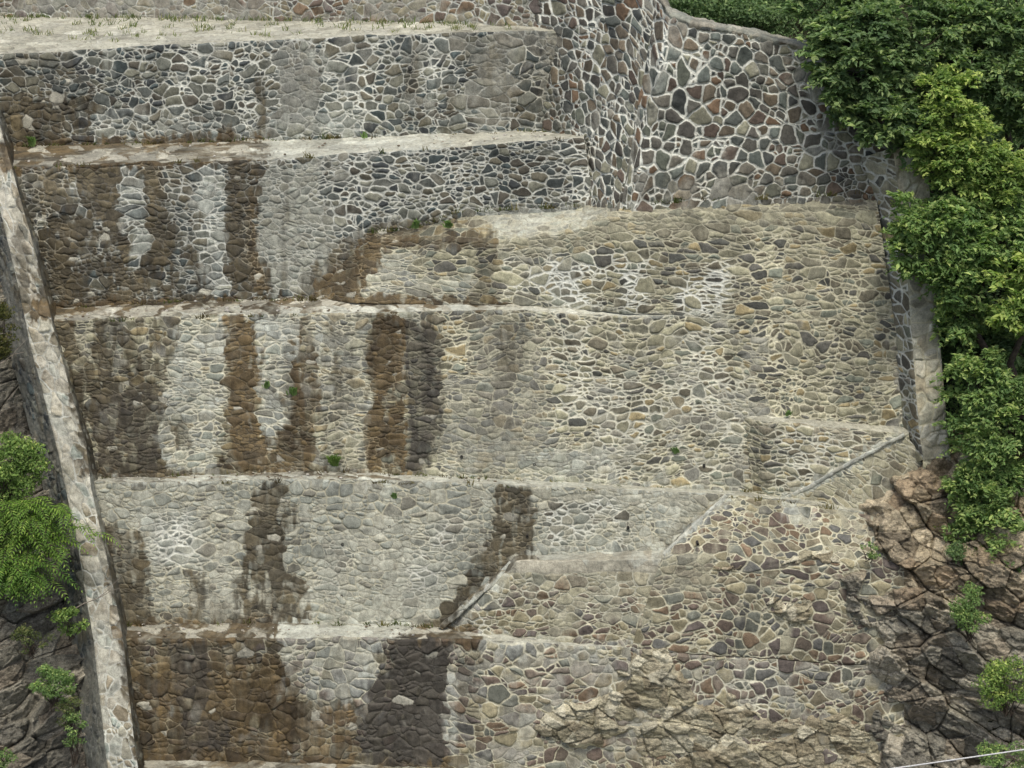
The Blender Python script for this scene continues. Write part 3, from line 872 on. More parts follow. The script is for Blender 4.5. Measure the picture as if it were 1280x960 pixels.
# ---- left flank wall
lf = empty('flank_wall', P(120, 900, Y5t)); tag(lf, 'long sloping flank wall with pale coping, beside the ferns', 'stone wall', kind='thing')
fy = [-60, 60, 160, 235, 320, 431, 555, 612, 700, 800, 932, 1080]
Rx = [-62, -30, 1, 22, 45, 72, 107, 114, 134, 154, 168, 190]
Lx = [-104, -69, -33, -7, 14, 38, 70, 82, 100, 117, 131, 146]
prof = lambda y: np.interp(y, [50, 197, 391, 600, 796, 974, 1100], [Y1t, Y2t, Y3t, Y4t, Y5t, Y6t, Y6b])
base = lambda y: np.interp(y, [50, 172, 371, 588, 776, 948, 1100], [Y1t+.5, Y1b, Y2b, Y3b, Y4b, Y5b, Y6b]) + .5
RXp = [P(x, y, prof(y) - .32) for x, y in zip(Rx, fy)]
LXp = [P(x, y, prof(y) - .25) for x, y in zip(Lx, fy)]
INp = [P(x + 10, y + 4, base(y) - .45) for x, y in zip(Rx, fy)]
OUp = [P(x - 24, y + 14, prof(y) + .35) for x, y in zip(Lx, fy)]
masonry('coping', [LXp, RXp], 'coping', lf, taper=(1, 1, 0, 0), uvmode='arc', mod=dict(su=.40, sv=.30, relief=.035, mw=.026, plaster=.3))
masonry('inner_face', [RXp, INp], 'flank', lf, taper=(1, 0, 0, 0), uvmode='arc', mod=dict(pcol=GREYM*1.0, mcol=BEIGE, pal='beige', plaster=.4))
masonry('outer_face', [OUp, LXp], 'flank', lf, taper=(0, 1, 0, 0), uvmode='arc', mod=dict(pcol=GREYM*.5, pal='dark', mcol=GREYM*.7))  # darker greys put the shade of this outer side into the colour

# ------------------------------------------------------------------ rock
RCOL = {'grey': [(136,132,122),(116,113,105),(158,152,140),(104,101,94),(132,124,112)],
        'tan': [(166,160,141),(146,140,121),(180,175,158),(134,126,108),(156,149,131)],
        'brown': [(156,145,126),(136,124,106),(170,159,140),(122,113,99),(144,129,110)]}
def rock_patch(name, rows, pals, amp, label, mask=None, hide=.5, proud=.2, cs=(.8, .35), rot=.35, step=1.1, colfn=None, parent=None, cat='rock', tint=1.2):
    _seed[0] += 1; seed = _seed[0]
    G = loft(rows, step); nv, nu, _ = G.shape
    N = grid_normals(G); V = G.reshape(-1, 3); Nf = N.mean((0, 1)); Nf /= np.linalg.norm(Nf)
    px, py = project(V)
    x, y, z = V.T
    u = x * math.cos(rot) + z * math.sin(rot); v = -x * math.sin(rot) + z * math.cos(rot)
    u = u + fbm(x * .8, y, z * .8, 2) * .14 + fbm(x * 5, y, z * 5, 3) * .03
    v = v + fbm(x * .8 + 7, y, z * .8 + 3, 2) * .12 + fbm(x * 5 + 7, y, z * 5 + 3, 3) * .03
    h = np.zeros(len(V)); crack = np.ones(len(V)); R0 = None
    for k, (s, a) in enumerate(((1.5, 1.0), (.7, .42), (.3, .17), (.13, .07))):
        e, R, du, dv = cells(u, v, cs[0] * s, cs[1] * s, .95, .2, .2, seed * 3 + k, .01 * s)
        h += a * ((R[:, 0] - .5) * .9 + (du / cs[0] / s) * (R[:, 1] - .5) * 1.3 + (dv / cs[1] / s) * (R[:, 2] - .35) * 1.7)
        h -= a * .45 * (1 - sstep(0, .03, e)) * (R[:, 5] > (.35, .55, .8, .95)[k])
        crack = np.minimum(crack, .45 + .55 * sstep(0, .035 * s, e)) if k < 2 else crack
        if k == 1: R0 = R
    h = h * amp + fbm(x * .7, y * .7, z * .7, 3) * amp * .8 + fbm(x * 5, y * 5, z * 7, 5) * amp * .26
    if mask is not None:
        wpx = px + fbm(px * .03, py * .03, px * 0 + 4, 4) * 26; wpy = py + fbm(px * .03, py * .03, px * 0 + 14, 4) * 22
        sd = np.full(len(V), -1e9)
        for mp in mask: sd = np.maximum(sd, poly_sd(wpx, wpy, np.array(mp, float)))
        m = sstep(-14, 16, sd)
        h = h * (.35 + .65 * m) + proud * m - hide * (1 - m)
    else:
        h = h + proud
    ca = lin(RCOL[pals[0]]); cb = lin(RCOL[pals[1]])
    i0 = np.minimum((R0[:, 3] * len(ca)).astype(int), len(ca) - 1)
    t = sstep(-.25, .25, fbm(x * .6, y * .6, z * .6 + 5, 4) + (colfn(px, py) if colfn else 0))[:, None]
    col = (ca[i0] * (1 - t) + cb[i0] * t) * (.8 + .5 * R0[:, 4:5]) * np.array([.98, .98, .90]) * tint
    V2 = V + Nf[None, :] * h[:, None]
    o = build_mesh(name, V2, grid_quads(nv, nu), M_ROCK, parent, dict(stone_col=col))
    if label: tag(o, label, cat, kind='thing')
    return o

# right cliff
ry = [530, 600, 700, 800, 900, 1000, 1100]
def cliff_row(y):
    Yb = np.interp(y, [530, 604, 700, 806, 955, 1100], [Y3t-.5, Y4t-.1, Ym-.66, Y5t, Y5b, Y6t])
    return [P(1010, y, Yb + .05), P(1110, y, Yb), P(1200, y + 8, Yb - .15), P(1290, y + 12, Yb - .5), P(1420, y + 14, Yb - 1.0)]
mk = [[(1150,572),(1186,572),(1205,540),(1300,520),(1460,500),(1460,1120),(1075,1120),(1092,960),(1080,880),(1090,850),(1082,800),(1050,770),(1060,740),(1040,722),(1092,700),(1100,660),(1092,640)]]
rock_patch('rock_cliff', [cliff_row(y) for y in ry], ('brown', 'grey'), .40, 'rugged brown and grey rock cliff below the right-hand trees', mk, hide=.6, proud=.2, cs=(.62, .38), rot=-.3,
           colfn=lambda px, py: (py - 720) / 220)
# bottom outcrop
oy = [780, 830, 900, 960, 1040]
def out_row(y):
    Yb = np.interp(y, [690, 806, 955, 1100], [Ym-.66, Y5t, Y5b, Y6t])
    return [P(x, y + .05 * (x - 640), Yb) for x in (630, 760, 900, 1020, 1140)]
mk2 = [[(664,908),(700,872),(742,862),(770,808),(828,796),(852,830),(868,872),(892,878),(908,838),(926,880),(972,893),(1040,882),(1088,898),(1110,990),(800,990),(790,925),(722,952),(672,928)]]
rock_patch('rock_outcrop', [out_row(y) for y in oy], ('tan', 'tan'), .17, 'pale tan layered rock outcrop at the foot of the lower apron', mk2, hide=.35, proud=.10, tint=1.05, cs=(.46, .27), rot=-.2)
# small bare knobs in the lower apron
for (cx_, cy_, w_, h_, lb, pl) in ((917, 702, 22, 14, 'small dark knob of rock poking through the stones of the lower apron', 'brown'),
                                   (990, 760, 34, 22, 'pale rock knob bulging from the lower apron near the cliff', 'tan'),
                                   (1000, 704, 46, 9, 'thin rock rib lying along the upper part of the lower apron', 'tan')):
    rows = []
    for t in np.linspace(-1.6, 1.6, 4):
        y = cy_ + t * h_
        Yb = np.interp(y, [619, 692, 806], [Y4t - .05, Ym - .66, Y5t])
        rows.append([P(cx_ + s * w_, y, Yb) for s in (-1.6, 0, 1.6)])
    a = np.linspace(0, 2 * math.pi, 12, endpoint=False)
    rock_patch('bare_rock', rows, (pl, 'tan'), .10, lb, [[(cx_ + math.cos(k) * w_, cy_ + math.sin(k) * h_) for k in a]], hide=.25, proud=.08, cs=(.3, .16), step=1.0)
# left rocks
ly = [120, 300, 420, 540, 650, 760, 870, 980, 1090]
def left_row(y):
    xr = np.interp(y, fy, Lx) - 2
    Yb = prof(y) + .30
    return [P(xr - 330, y, Yb - 2.0), P(xr - 120, y, Yb - .75), P(xr - 45, y, Yb - .1), P(xr, y + 6, Yb + .3)]
rock_patch('rock_slope', [left_row(y) for y in ly], ('grey', 'grey'), .34, 'dark grey broken rock slope left of the sloping flank wall', proud=0.0, cs=(.6, .4), rot=.2, tint=1.0)

# ------------------------------------------------------------------ terrain
def terrain(name, rows, step=6, amp=.25):
    G = loft(rows, step); nv, nu, _ = G.shape
    N = grid_normals(G).reshape(-1, 3); V = G.reshape(-1, 3); x, y, z = V.T
    V2 = V + N * (fbm(x * .5, y * .5, z * .5, 5) * amp)[:, None]
    return tag(build_mesh(name, V2, grid_quads(nv, nu), M_SOIL), kind='structure')
terrain('hillside', [lineY([(-700,-420,75),(300,-420,75),(900,-420,75),(1900,-420,75)]),
                     lineY([(-700,-60,53),(300,-60,51),(900,-60,48.5),(1900,-60,48.5)]),
                     lineY([(-700,150,52),(300,150,50),(900,150,47),(1900,150,47)])])
terrain('hillside', [lineY([(1060,-150,48.5),(1200,-150,48),(1500,-150,47),(2300,-150,44)]),
                     lineY([(1130,180,45.2),(1200,180,44.5),(1500,180,42.5),(2300,180,38)]),
                     lineY([(1160,480,43.0),(1200,480,42),(1500,480,40),(2300,480,34)]),
                     lineY([(1160,640,41.6),(1200,640,40.6),(1500,640,38.5),(2300,640,31)]),
                     lineY([(1160,1150,37.8),(1200,1150,37),(1500,1150,35),(2300,1150,27)])])
terrain('hillside', [lineY([(-1200,-200,40),(-300,-200,46),(-100,-200,49)]),
                     lineY([(-1200,200,36),(-300,200,42),(-60,200,45)]),
                     lineY([(-1200,600,33),(-250,600,38.5),(40,600,41.5)]),
                     lineY([(-1200,1150,29),(-250,1150,35),(120,1150,38)])])
zg = P(400, 1100, Y6b)[2]
gx, gy = np.meshgrid(np.linspace(-300, 300, 61), np.linspace(-300, 300, 61))
GV = np.stack([gx.ravel(), gy.ravel(), np.full(gx.size, zg) + fbm(gx.ravel() * .03, gy.ravel() * .03, gx.ravel() * 0, 3) * .8 - .6], -1)
tag(build_mesh('ground', GV, grid_quads(61, 61), M_SOIL), kind='structure')

# ------------------------------------------------------------------ vegetation
def unit(v): return v / (np.linalg.norm(v, axis=-1, keepdims=True) + 1e-9)

def leaves_mesh(name, clumps, leaf, cols, parent, seed, up=.7, aspect=.5, shell=.5, mat=None, yellow=.3):
    r = np.random.default_rng(seed)
    Vs = []; Cs = []
    A = lin(cols[0]); B = lin(cols[1]); Y = lin(cols[2])
    for c, rad, n in clumps:
        d = unit(r.normal(size=(n, 3)))
        rr = shell + (1 - shell) * r.random((n, 1)) ** .7
        bump = 1 + .28 * np.sin(d[:, :1] * 5 + c[0] * 3) * np.cos(d[:, 2:] * 6 + c[1] * 5)
        p = np.asarray(c) + d * rr * bump * np.asarray(rad)
        nn = unit(d * .55 + np.array([0, -.15, up]) + r.normal(size=(n, 3)) * .7)
        t = unit(np.cross(nn, r.normal(size=(n, 3))))
        b = np.cross(nn, t)
        L = leaf * (.6 + .8 * r.random((n, 1)))
        w = L * aspect
        Vs.append(np.stack([p - t * L * .5, p + b * w * .5 + nn * L * .10, p + t * L * .5 - nn * L * .08, p - b * w * .5 + nn * L * .10], 1).reshape(-1, 3))
        k = r.random((n, 1)); q = r.random()
        col = A * (1 - k) + B * k
        yl = (r.random((n, 1)) < yellow * q * 1.6) * np.clip(.25 + d[:, 2:], 0, 1)
        col = col * (1 - yl) + Y * yl
        col = col * (.75 + .5 * r.random((n, 1))) * (.85 + .3 * q)
        Cs.append(np.repeat(col, 4, 0))
    V = np.concatenate(Vs); C_ = np.concatenate(Cs)
    return build_mesh(name, V, np.arange(len(V)).reshape(-1, 4), mat or M_LEAF, parent, dict(leaf_col=C_), smooth=False)

def tube_mesh(paths, n=6):
    """paths: list of (points, radii) -> verts, quads"""
    Vs = []; Q = []; o = 0
    a = np.linspace(0, 2 * math.pi, n, endpoint=False)
    for pts, rad in paths:
        pts = np.asarray(pts, float)
        for i, pnt in enumerate(pts):
            d = pts[min(i + 1, len(pts) - 1)] - pts[max(i - 1, 0)]
            d = d / (np.linalg.norm(d) + 1e-9)
            s = np.cross(d, [0.3, 1, .2]); s /= np.linalg.norm(s) + 1e-9
            t = np.cross(d, s)
            Vs.append(pnt + rad[i] * (np.cos(a)[:, None] * s + np.sin(a)[:, None] * t))
        for i in range(len(pts) - 1):
            for k in range(n):
                j = (k + 1) % n
                Q.append((o + i * n + k, o + i * n + j, o + (i + 1) * n + j, o + (i + 1) * n + k))
        o += len(pts) * n
    return np.concatenate(Vs), np.array(Q)

def wob(a, b, n, amt, r):
    t = np.linspace(0, 1, n)[:, None]
    p = a * (1 - t) + b * t
    p[1:-1] += r.normal(size=(n - 2, 3)) * amt
    return p

DARKG = [(92,116,78),(130,154,102),(170,186,122)]
MIDG = [(100,128,78),(138,164,98),(180,194,120)]
BRIGHT = [(104,132,72),(144,168,92),(188,200,116)]

def tree(name, label, base, blobs, leaf, cols, seed, group=None, per=260, cat='tree', clr=.24, shell=.25, yellow=.3, trunk_r=.09):
    """blobs: list of (centre, radii, number of clumps)"""
    r = np.random.default_rng(seed)
    root = empty(name, base); tag(root, label, cat, group, 'thing')
    clumps = []; limbs = []
    base = np.asarray(base, float)
    allc = np.array([b[0] for b in blobs]); top = allc.mean(0) + np.array([0, .2, -.1])
    spine = wob(base, top, 6, .08, r)
    V, Q = tube_mesh([(spine, np.linspace(trunk_r, trunk_r * .45, 6))], 8)
    trunk = build_mesh('trunk', V, Q, M_BARK, root)
    for c, rad, n in blobs:
        c = np.asarray(c, float); rad = np.asarray(rad, float)
        limb = wob(spine[3], c, 5, .07, r); paths = [(limb, np.linspace(trunk_r * .5, trunk_r * .2, 5))]
        for i in range(int(n * 1.7)):
            d = unit(r.normal(size=3)); d[1] = -abs(d[1]) if r.random() < .72 else d[1]
            q = c + d * rad * (.5 + .6 * r.random() ** .6 + (.3 * r.random() if r.random() < .2 else 0))
            s = clr * (.55 + .8 * r.random())
            out = unit(d * np.array([1, 1, .6]) + np.array([0, -.25, .12])); kb = r.random()
            for j in range(int(per / 21)):
                dd = unit(out * .55 + np.array([0, -.1, .1]) + r.normal(size=3) * np.array([.95, .95, .38]))
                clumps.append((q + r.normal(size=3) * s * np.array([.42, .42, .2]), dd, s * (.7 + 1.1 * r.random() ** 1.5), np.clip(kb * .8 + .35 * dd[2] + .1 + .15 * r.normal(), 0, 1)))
            if i % 2 == 0: paths.append((wob(limb[2 + i % 3], q, 4, .04, r), np.linspace(trunk_r * .18, .006, 4)))
        V, Q = tube_mesh(paths); build_mesh('limb', V, Q, M_BARK, trunk)
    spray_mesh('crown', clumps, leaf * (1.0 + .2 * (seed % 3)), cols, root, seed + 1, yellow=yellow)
    return root

def spray_mesh(name, sprays, leaf, cols, parent, seed, yellow=.3):
    """leafy branchlets: (start, direction, length, brightness)"""
    r = np.random.default_rng(seed)
    st = np.array([q[0] for q in sprays]); dr = np.array([q[1] for q in sprays]); ln = np.array([q[2] for q in sprays])
    A = lin(cols[0]); Bc = lin(cols[1]); Y = lin(cols[2])
    nl = 15; m = len(sprays)
    t = (np.arange(nl)[None, :] + r.random((m, nl))) / nl
    side = unit(np.cross(dr, np.array([0, .25, 1.0])))
    upv = unit(np.cross(side, dr)); upv *= np.sign(upv[:, 2:3] + 1e-6)
    sg = np.where((np.arange(nl) % 2)[None, :] > 0, 1, -1) * (.35 + .9 * r.random((m, nl)))
    wd = ln[:, None] * .34 * np.sin(np.clip(t * 1.15 + .15, 0, 1) * math.pi) ** .6
    p = st[:, None] + dr[:, None] * (ln[:, None] * t)[..., None] + side[:, None] * (sg * wd)[..., None] \
        + np.array([0, 0, -1.0]) * (ln[:, None] * .22 * t * t)[..., None] + r.normal(size=(m, nl, 3)) * .025
    p = p.reshape(-1, 3); n = len(p)
    nn = unit(np.repeat(upv, nl, 0) * .9 + np.array([0, -.25, .35]) + r.normal(size=(n, 3)) * .42)
    ax = unit(np.repeat(side, nl, 0) * sg.reshape(-1, 1) + np.repeat(dr, nl, 0) * .8 + r.normal(size=(n, 3)) * .3)
    tt = unit(ax - nn * (ax * nn).sum(1, keepdims=True)); b = np.cross(nn, tt)
    L = leaf * (.55 + .8 * r.random((n, 1))); w = L * .46
    V = np.stack([p - tt * L * .5, p + b * w * .5 + nn * L * .10, p + tt * L * .5 - nn * L * .12, p - b * w * .5 + nn * L * .10], 1).reshape(-1, 3)
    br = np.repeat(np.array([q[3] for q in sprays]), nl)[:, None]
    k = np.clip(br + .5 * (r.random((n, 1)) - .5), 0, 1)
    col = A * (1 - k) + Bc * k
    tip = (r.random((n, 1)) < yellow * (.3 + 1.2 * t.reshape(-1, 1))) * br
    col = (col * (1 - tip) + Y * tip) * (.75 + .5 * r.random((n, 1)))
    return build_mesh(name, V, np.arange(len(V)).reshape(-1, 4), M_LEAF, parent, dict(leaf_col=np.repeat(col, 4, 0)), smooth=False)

TGp = 'leafy trees along the right edge of the dam'
def B(px, py, Y, wx, wz, n, dy=.45):
    s = Y / math.cos(TH) / F
    return (P(px, py, Y), (wx * s, dy, wz * s), n)
tree('leafy_tree', 'dark green leafy tree whose branches hang over the top of the wing wall', P(1150, 230, 43.6),
     [B(1075,70,41.6,48,62,26), B(1050,20,42.2,50,36,18), B(1120,150,41.4,44,34,16), B(1150,60,41.8,70,60,26), B(1045,120,41.6,22,22,5)], .115, DARKG, 11, TGp, 300)
tree('leafy_tree', 'bright yellow-green leafy tree in front of the upper end of the right flank wall', P(1200, 330, 42.4),
     [B(1190,130,40.9,30,45,13), B(1200,190,40.8,44,40,20), B(1250,220,40.9,36,36,14), B(1170,175,40.9,30,24,8)], .115, BRIGHT, 12, TGp, 300, yellow=.55)
tree('leafy_tree', 'mid green leafy tree spilling over the middle of the right flank wall', P(1230, 470, 41.2),
     [B(1165,275,40.4,44,32,18), B(1200,320,40.4,44,40,18), B(1150,310,40.5,26,26,6), B(1255,300,40.4,34,44,16), B(1205,380,40.6,30,30,9)], .115, MIDG, 13, TGp, 300)
tree('leafy_tree', 'bright sapling crown standing at the far right edge between two darker trees', P(1275, 520, 40.6),
     [B(1272,385,39.6,26,30,11), B(1290,340,39.7,30,30,8)], .115, BRIGHT, 14, TGp, 280, yellow=.5)
tree('leafy_tree', 'broad green leafy tree above the rugged rock cliff', P(1262, 735, 39.6),
     [B(1235,470,39.7,44,36,18), B(1262,540,39.5,58,52,28), B(1232,600,39.5,40,44,18), B(1255,670,39.3,46,44,18), B(1205,640,39.6,24,26,6)], .115, MIDG, 15, TGp, 300, yellow=.4)
tree('leafy_tree', 'deep green tree filling the top right corner behind the others', P(1270, 260, 43.2),
     [B(1230,60,41.9,46,56,24), B(1280,110,41.7,34,60,22), B(1290,20,42,50,50,16), B(1180,10,42.4,50,30,14)], .115, DARKG, 16, TGp, 300)
tree('leafy_tree', 'shaded tree deep in the gaps behind the flank wall trees', P(1240, 560, 42.2),
     [B(1225,260,42.3,50,60,14), B(1220,420,41.8,36,60,12), B(1290,450,41.2,40,80,16)], .115, DARKG, 17, TGp, 260)

def shrub(label, px, py, Y, w, h, n, cols, seed, leaf=.07, per=200, clr=.2, name='shrub', group=None, yellow=.3, dy=.3, cat='shrub'):
    s = Y / math.cos(TH) / F
    r = np.random.default_rng(seed)
    base = P(px, py + h, Y + .1)
    root = empty(name, base); tag(root, label, cat, group, 'thing')
    c = P(px, py, Y); clumps = []; paths = []
    for i in range(n):
        d = r.normal(size=3); d /= np.linalg.norm(d)
        q = c + d * np.array([w * s, dy, h * s]) * (.4 + .6 * r.random() ** .5)
        k = clr * (.6 + .7 * r.random())
        clumps.append((q, (k * 1.1, k, k * .7), int(per * (k / clr) ** 2)))
        paths.append((wob(base + r.normal(size=3) * .04, q, 4, .03, r), np.linspace(.014, .004, 4)))
    V, Q = tube_mesh(paths, 5)
    build_mesh('stem', V, Q, M_BARK, root)
    leaves_mesh('foliage', clumps, leaf, cols, root, seed + 1, yellow=yellow)
    return root

hb = 'bushes on the slope above the wing wall'
for i, (px, py, Y, w, h, lb) in enumerate(((875,2,44.8,50,22,'dark low bush just above the leftmost end of the wing wall rim'),
                                       (950,14,44.4,50,26,'dense dark bush above the middle of the wing wall rim'),
                                       (1010,-12,44.6,60,40,'tall dark bush behind the hanging branches at the top of the picture'),
                                       (900,-50,46,90,40,'shaded bush highest on the slope above the wing wall'))):
    shrub(lb, px, py, Y, w, h, 22, DARKG, 40 + i, .08, 220, .3, group=hb, dy=.5, yellow=.1)
shrub('small leafy shrub growing from a crack halfway down the rock cliff', 1212, 765, 38.0, 30, 34, 14, MIDG, 51, .06, 150, .17)
shrub('yellow-green shrub low on the rock cliff at the lower right edge', 1258, 850, 37.4, 34, 44, 18, BRIGHT, 52, .06, 160, .2, yellow=.5)
shrub('tiny shrub rooted between the lower apron and the top of the cliff', 1086, 687, 38.95, 10, 14, 6, MIDG, 53, .05, 70, .1, dy=.1)
shrub('small bush at the bottom right corner of the cliff', 1252, 950, 36.6, 50, 22, 14, MIDG, 54, .06, 150, .2)
shrub('dark tuft of leaves at the foot of the broad tree above the cliff', 1190, 690, 39.0, 16, 12, 6, DARKG, 55, .06, 100, .14)
shrub('round green shrub among the dark rocks left of the flank wall', 66, 856, 37.4, 28, 26, 16, MIDG, 56, .055, 170, .16, yellow=.2)
shrub('small bright-leaved plant beside the left flank wall, below the ferns', 88, 778, 38.3, 18, 20, 10, BRIGHT, 57, .075, 70, .14)
shrub('brownish shrub at the left edge above the ferns', 2, 412, 40.2, 20, 34, 14, [(70,76,40),(96,96,52),(120,110,70)], 58, .06, 160, .18, yellow=.1)
shrub('thin green plants hugging the lowest stretch of the left flank wall', 94, 920, 37.2, 12, 36, 10, MIDG, 59, .05, 90, .12, dy=.15)
shrub('small green clump in the bottom left corner of the rocks', 4, 948, 36.6, 14, 12, 6, MIDG, 60, .06, 100, .14)
shrub('low leafy clump on the left rocks just under the ferns', 20, 735, 38.2, 22, 14, 8, MIDG, 61, .06, 110, .15)

def fern(label, px, py, Y, w, h, n, seed, cols=BRIGHT):
    """arching fronds with leaflets either side"""
    r = np.random.default_rng(seed); s = Y / math.cos(TH) / F
    base = P(px, py + h, Y); root = empty('fern_bush', base); tag(root, label, 'fern', None, 'thing')
    Vs = []; Cs = []; paths = []
    A, Bc, Yc = (lin(c) for c in cols)
    for i in range(n):
        o = base + np.array([r.normal() * w * s * .5, r.normal() * .15, h * s * (.2 + 1.5 * r.random())])
        az = r.uniform(-math.pi, math.pi); Ln = (.55 + .5 * r.random())
        dirv = np.array([math.cos(az), -abs(math.sin(az)) * .8, 0])
        t = np.linspace(0, 1, 14)[:, None]
        rib = o + dirv * Ln * t + np.array([0, 0, 1]) * (Ln * .75 * t - Ln * .95 * t * t)
        paths.append((rib[::3], np.linspace(.006, .002, len(rib[::3]))))
        side = np.cross(dirv, [0, 0, 1]); k = r.random()
        for j in range(1, 14):
            ll = .17 * Ln * math.sin(math.pi * min(1, .15 + j / 15)) + .02
            tan = unit(rib[j] - rib[j - 1])
            for sg in (-1, 1):
                tip = rib[j] + (side * sg * .9 + tan * .5) * ll + np.array([0, 0, -.02])
                wv = tan * .02
                mid = (rib[j] + tip) / 2 + np.array([0, 0, .012])
                Vs += [rib[j], mid + wv, tip, mid - wv]
                c = (A * (1 - k) + Bc * k) * (.8 + .5 * r.random()); 
                if r.random() < .15: c = Yc
                Cs += [c] * 4
    V, Q = tube_mesh(paths, 4)
    build_mesh('stem', V, Q, M_BARK, root)
    V = np.array(Vs)
    build_mesh('foliage', V, np.arange(len(V)).reshape(-1, 4), M_LEAF, root, dict(leaf_col=np.array(Cs)), smooth=False)
shrub('leafy bright green bush at the left edge above the ferns', 8, 580, 39.1, 44, 48, 34, BRIGHT, 62, .07, 190, .22, yellow=.2)
fern('thick clump of arching green ferns beside the left flank wall', 24, 655, 38.7, 62, 48, 210, 63, [(92,124,56),(128,158,72),(160,184,90)])

fern('lower clump of drooping ferns over the dark rocks, just above the leafy clump', 18, 712, 38.35, 46, 26, 110, 64, [(84,118,54),(118,150,68),(150,176,86)])
shrub('low tangle of dull green weeds on the rocks between two shrubs', 40, 800, 37.9, 26, 20, 12, [(84,98,58),(112,122,76),(140,140,90)], 65, .05, 90, .13)
shrub('olive weeds filling the crack beside the lower flank wall', 84, 880, 37.3, 14, 30, 9, [(84,98,58),(112,122,76),(140,140,90)], 66, .05, 80, .12, dy=.15)

def tuft(label, px, py, Y, n, ln, seed, cols=BRIGHT, spread=.5, name='grass_tuft', group=None, cat='grass tuft', wd=.006):
    r = np.random.default_rng(seed)
    base = P(px, py, Y)
    Vs = []; Cs = []; A, Bc, Yc = (lin(c) for c in cols)
    for i in range(n):
        az = r.uniform(0, 2 * math.pi); d = np.array([math.cos(az), -abs(math.sin(az)), 0]) * spread * r.random()
        L = ln * (.5 + .7 * r.random())
        b = base + np.array([r.normal() * .03, 0, r.normal() * .015])
        m = b + (d * .45 + np.array([0, 0, .7])) * L
        t = b + (d * 1.1 + np.array([0, 0, .85])) * L
        sx = np.array([wd * (1 + r.random()), 0, 0])
        Vs += [b - sx, b + sx, m + sx * .8, m - sx * .8, m - sx * .8, m + sx * .8, t + sx * .15, t - sx * .15]
        k = r.random(); Cs += [(A * (1 - k) + Bc * k) * (.7 + .6 * r.random())] * 8
    V = np.array(Vs)
    o = build_mesh(name, V, np.arange(len(V)).reshape(-1, 4), M_LEAF, None, dict(leaf_col=np.array(Cs)), smooth=False, org=base)
    return tag(o, label, cat, group, 'thing')
tuft('dense bright green grass tuft at the foot of the third tier', 418, 581, Yr3(581) - .05, 260, .26, 70, spread=1.2)
wgp = 'small weeds rooted in the joints of the dam'
for i, (px, py, Y, n, ln, lb) in enumerate((
        (366,494,Yr3(490)-.04,40,.20,'weed with spreading leaves in the white streak halfway up the third tier'),
        (333,484,Yr3(484)-.04,24,.14,'thin weed on the pale streak of the third tier, left of a larger weed'),
        (845,566,Yr3(566)-.04,24,.14,'small weed low on the third tier towards the stone block'),
        (492,622,Yr4(622)-.04,22,.12,'little weed just under the nose of the fourth tier'),
        (40,182,Y1b-.15,60,.22,'straggly weed on the brown left end of the second ledge'),
        (560,284,Yr2(284)-.3,50,.16,'dark weed at the foot of the second tier above the ramped apron end'),
        (520,284,Yr2(284)-.25,50,.16,'leafy weed at the foot of the second tier beside the ramped apron end'),
        (455,172,Y1b-.3,16,.14,'dry little weed on the pale middle of the second ledge'),
        (985,519,Yr3(519)-.1,26,.10,'moss-like weed on the thin ledge of the jutting stone block'))):
    tuft(lb, px, py, Y, n, ln, 80 + i, MIDG, .9, 'weed', wgp, 'weed', .010)

# scattered grass on the top terrace
r = np.random.default_rng(91)
Vs = []; Cs = []; A, Bc, Yc = (lin(c) for c in [(92,108,58),(128,136,84),(150,146,100)])
for i in range(150):
    px = r.uniform(-20, 640); t = r.random() ** 2.2
    yb = np.interp(px, [q[0] for q in back1], [q[1] for q in back1]); yf = np.interp(px, [q[0] for q in front1], [q[1] for q in front1])
    zf = np.interp(px, [q[0] for q in front1], [q[2] for q in F1])
    py = yb + (yf - yb) * (.03 + .8 * t)
    f = P(px, yf, Y1t); b = P(px, py, Yledge(px, py, f, .02))
    for k in range(int(r.integers(5, 14))):
        o = b + np.array([r.normal() * .06, r.normal() * .06, -.02]); L = r.uniform(.04, .15) * (1.7 if r.random() < .08 else 1)
        tip = o + np.array([r.normal() * .06, r.normal() * .05, L]); sx = np.array([r.uniform(.004, .009), 0, 0]); m = (o + tip) / 2 + np.array([0, 0, .01])
        Vs += [o - sx, o + sx, m + sx, m - sx, m - sx, m + sx, tip + sx * .2, tip - sx * .2]
        c = A * (1 - t) + Bc * t if r.random() < .8 else Yc
        Cs += [c * (.6 + .7 * r.random())] * 8
V = np.array(Vs)
tag(build_mesh('grass', V, np.arange(len(V)).reshape(-1, 4), M_LEAF, None, dict(leaf_col=np.array(Cs)), smooth=False),
    'sparse grass and weeds growing on the top terrace', 'grass', None, 'stuff')

# loose stones and grit lying on the ledges
r = np.random.default_rng(95)
Vs = []; Cs = []; Q = []; o = 0
ico = np.array([(0,0,1),(.9,0,.3),(.3,.85,.3),(-.7,.5,.3),(-.7,-.5,.3),(.3,-.85,.3),(.7,.5,-.4),(-.3,.85,-.4),(-.9,0,-.4),(-.3,-.85,-.4),(.7,-.5,-.4)])
fac = [(0,1,2),(0,2,3),(0,3,4),(0,4,5),(0,5,1),(1,6,2),(2,7,3),(3,8,4),(4,9,5),(5,10,1),(6,7,2),(7,8,3),(8,9,4),(9,10,5),(10,6,1)]
def ledge_pts(back, front, Yb, Yf, n, x0, x1):
    for i in range(n):
        px = r.uniform(x0, x1); t = r.random()
        yb = np.interp(px, [q[0] for q in back], [q[1] for q in back]); yf = np.interp(px, [q[0] for q in front], [q[1] for q in front])
        yield P(px, yb + (yf - yb) * (.08 + .84 * t), Yb + (Yf - Yb) * (.08 + .84 * t))
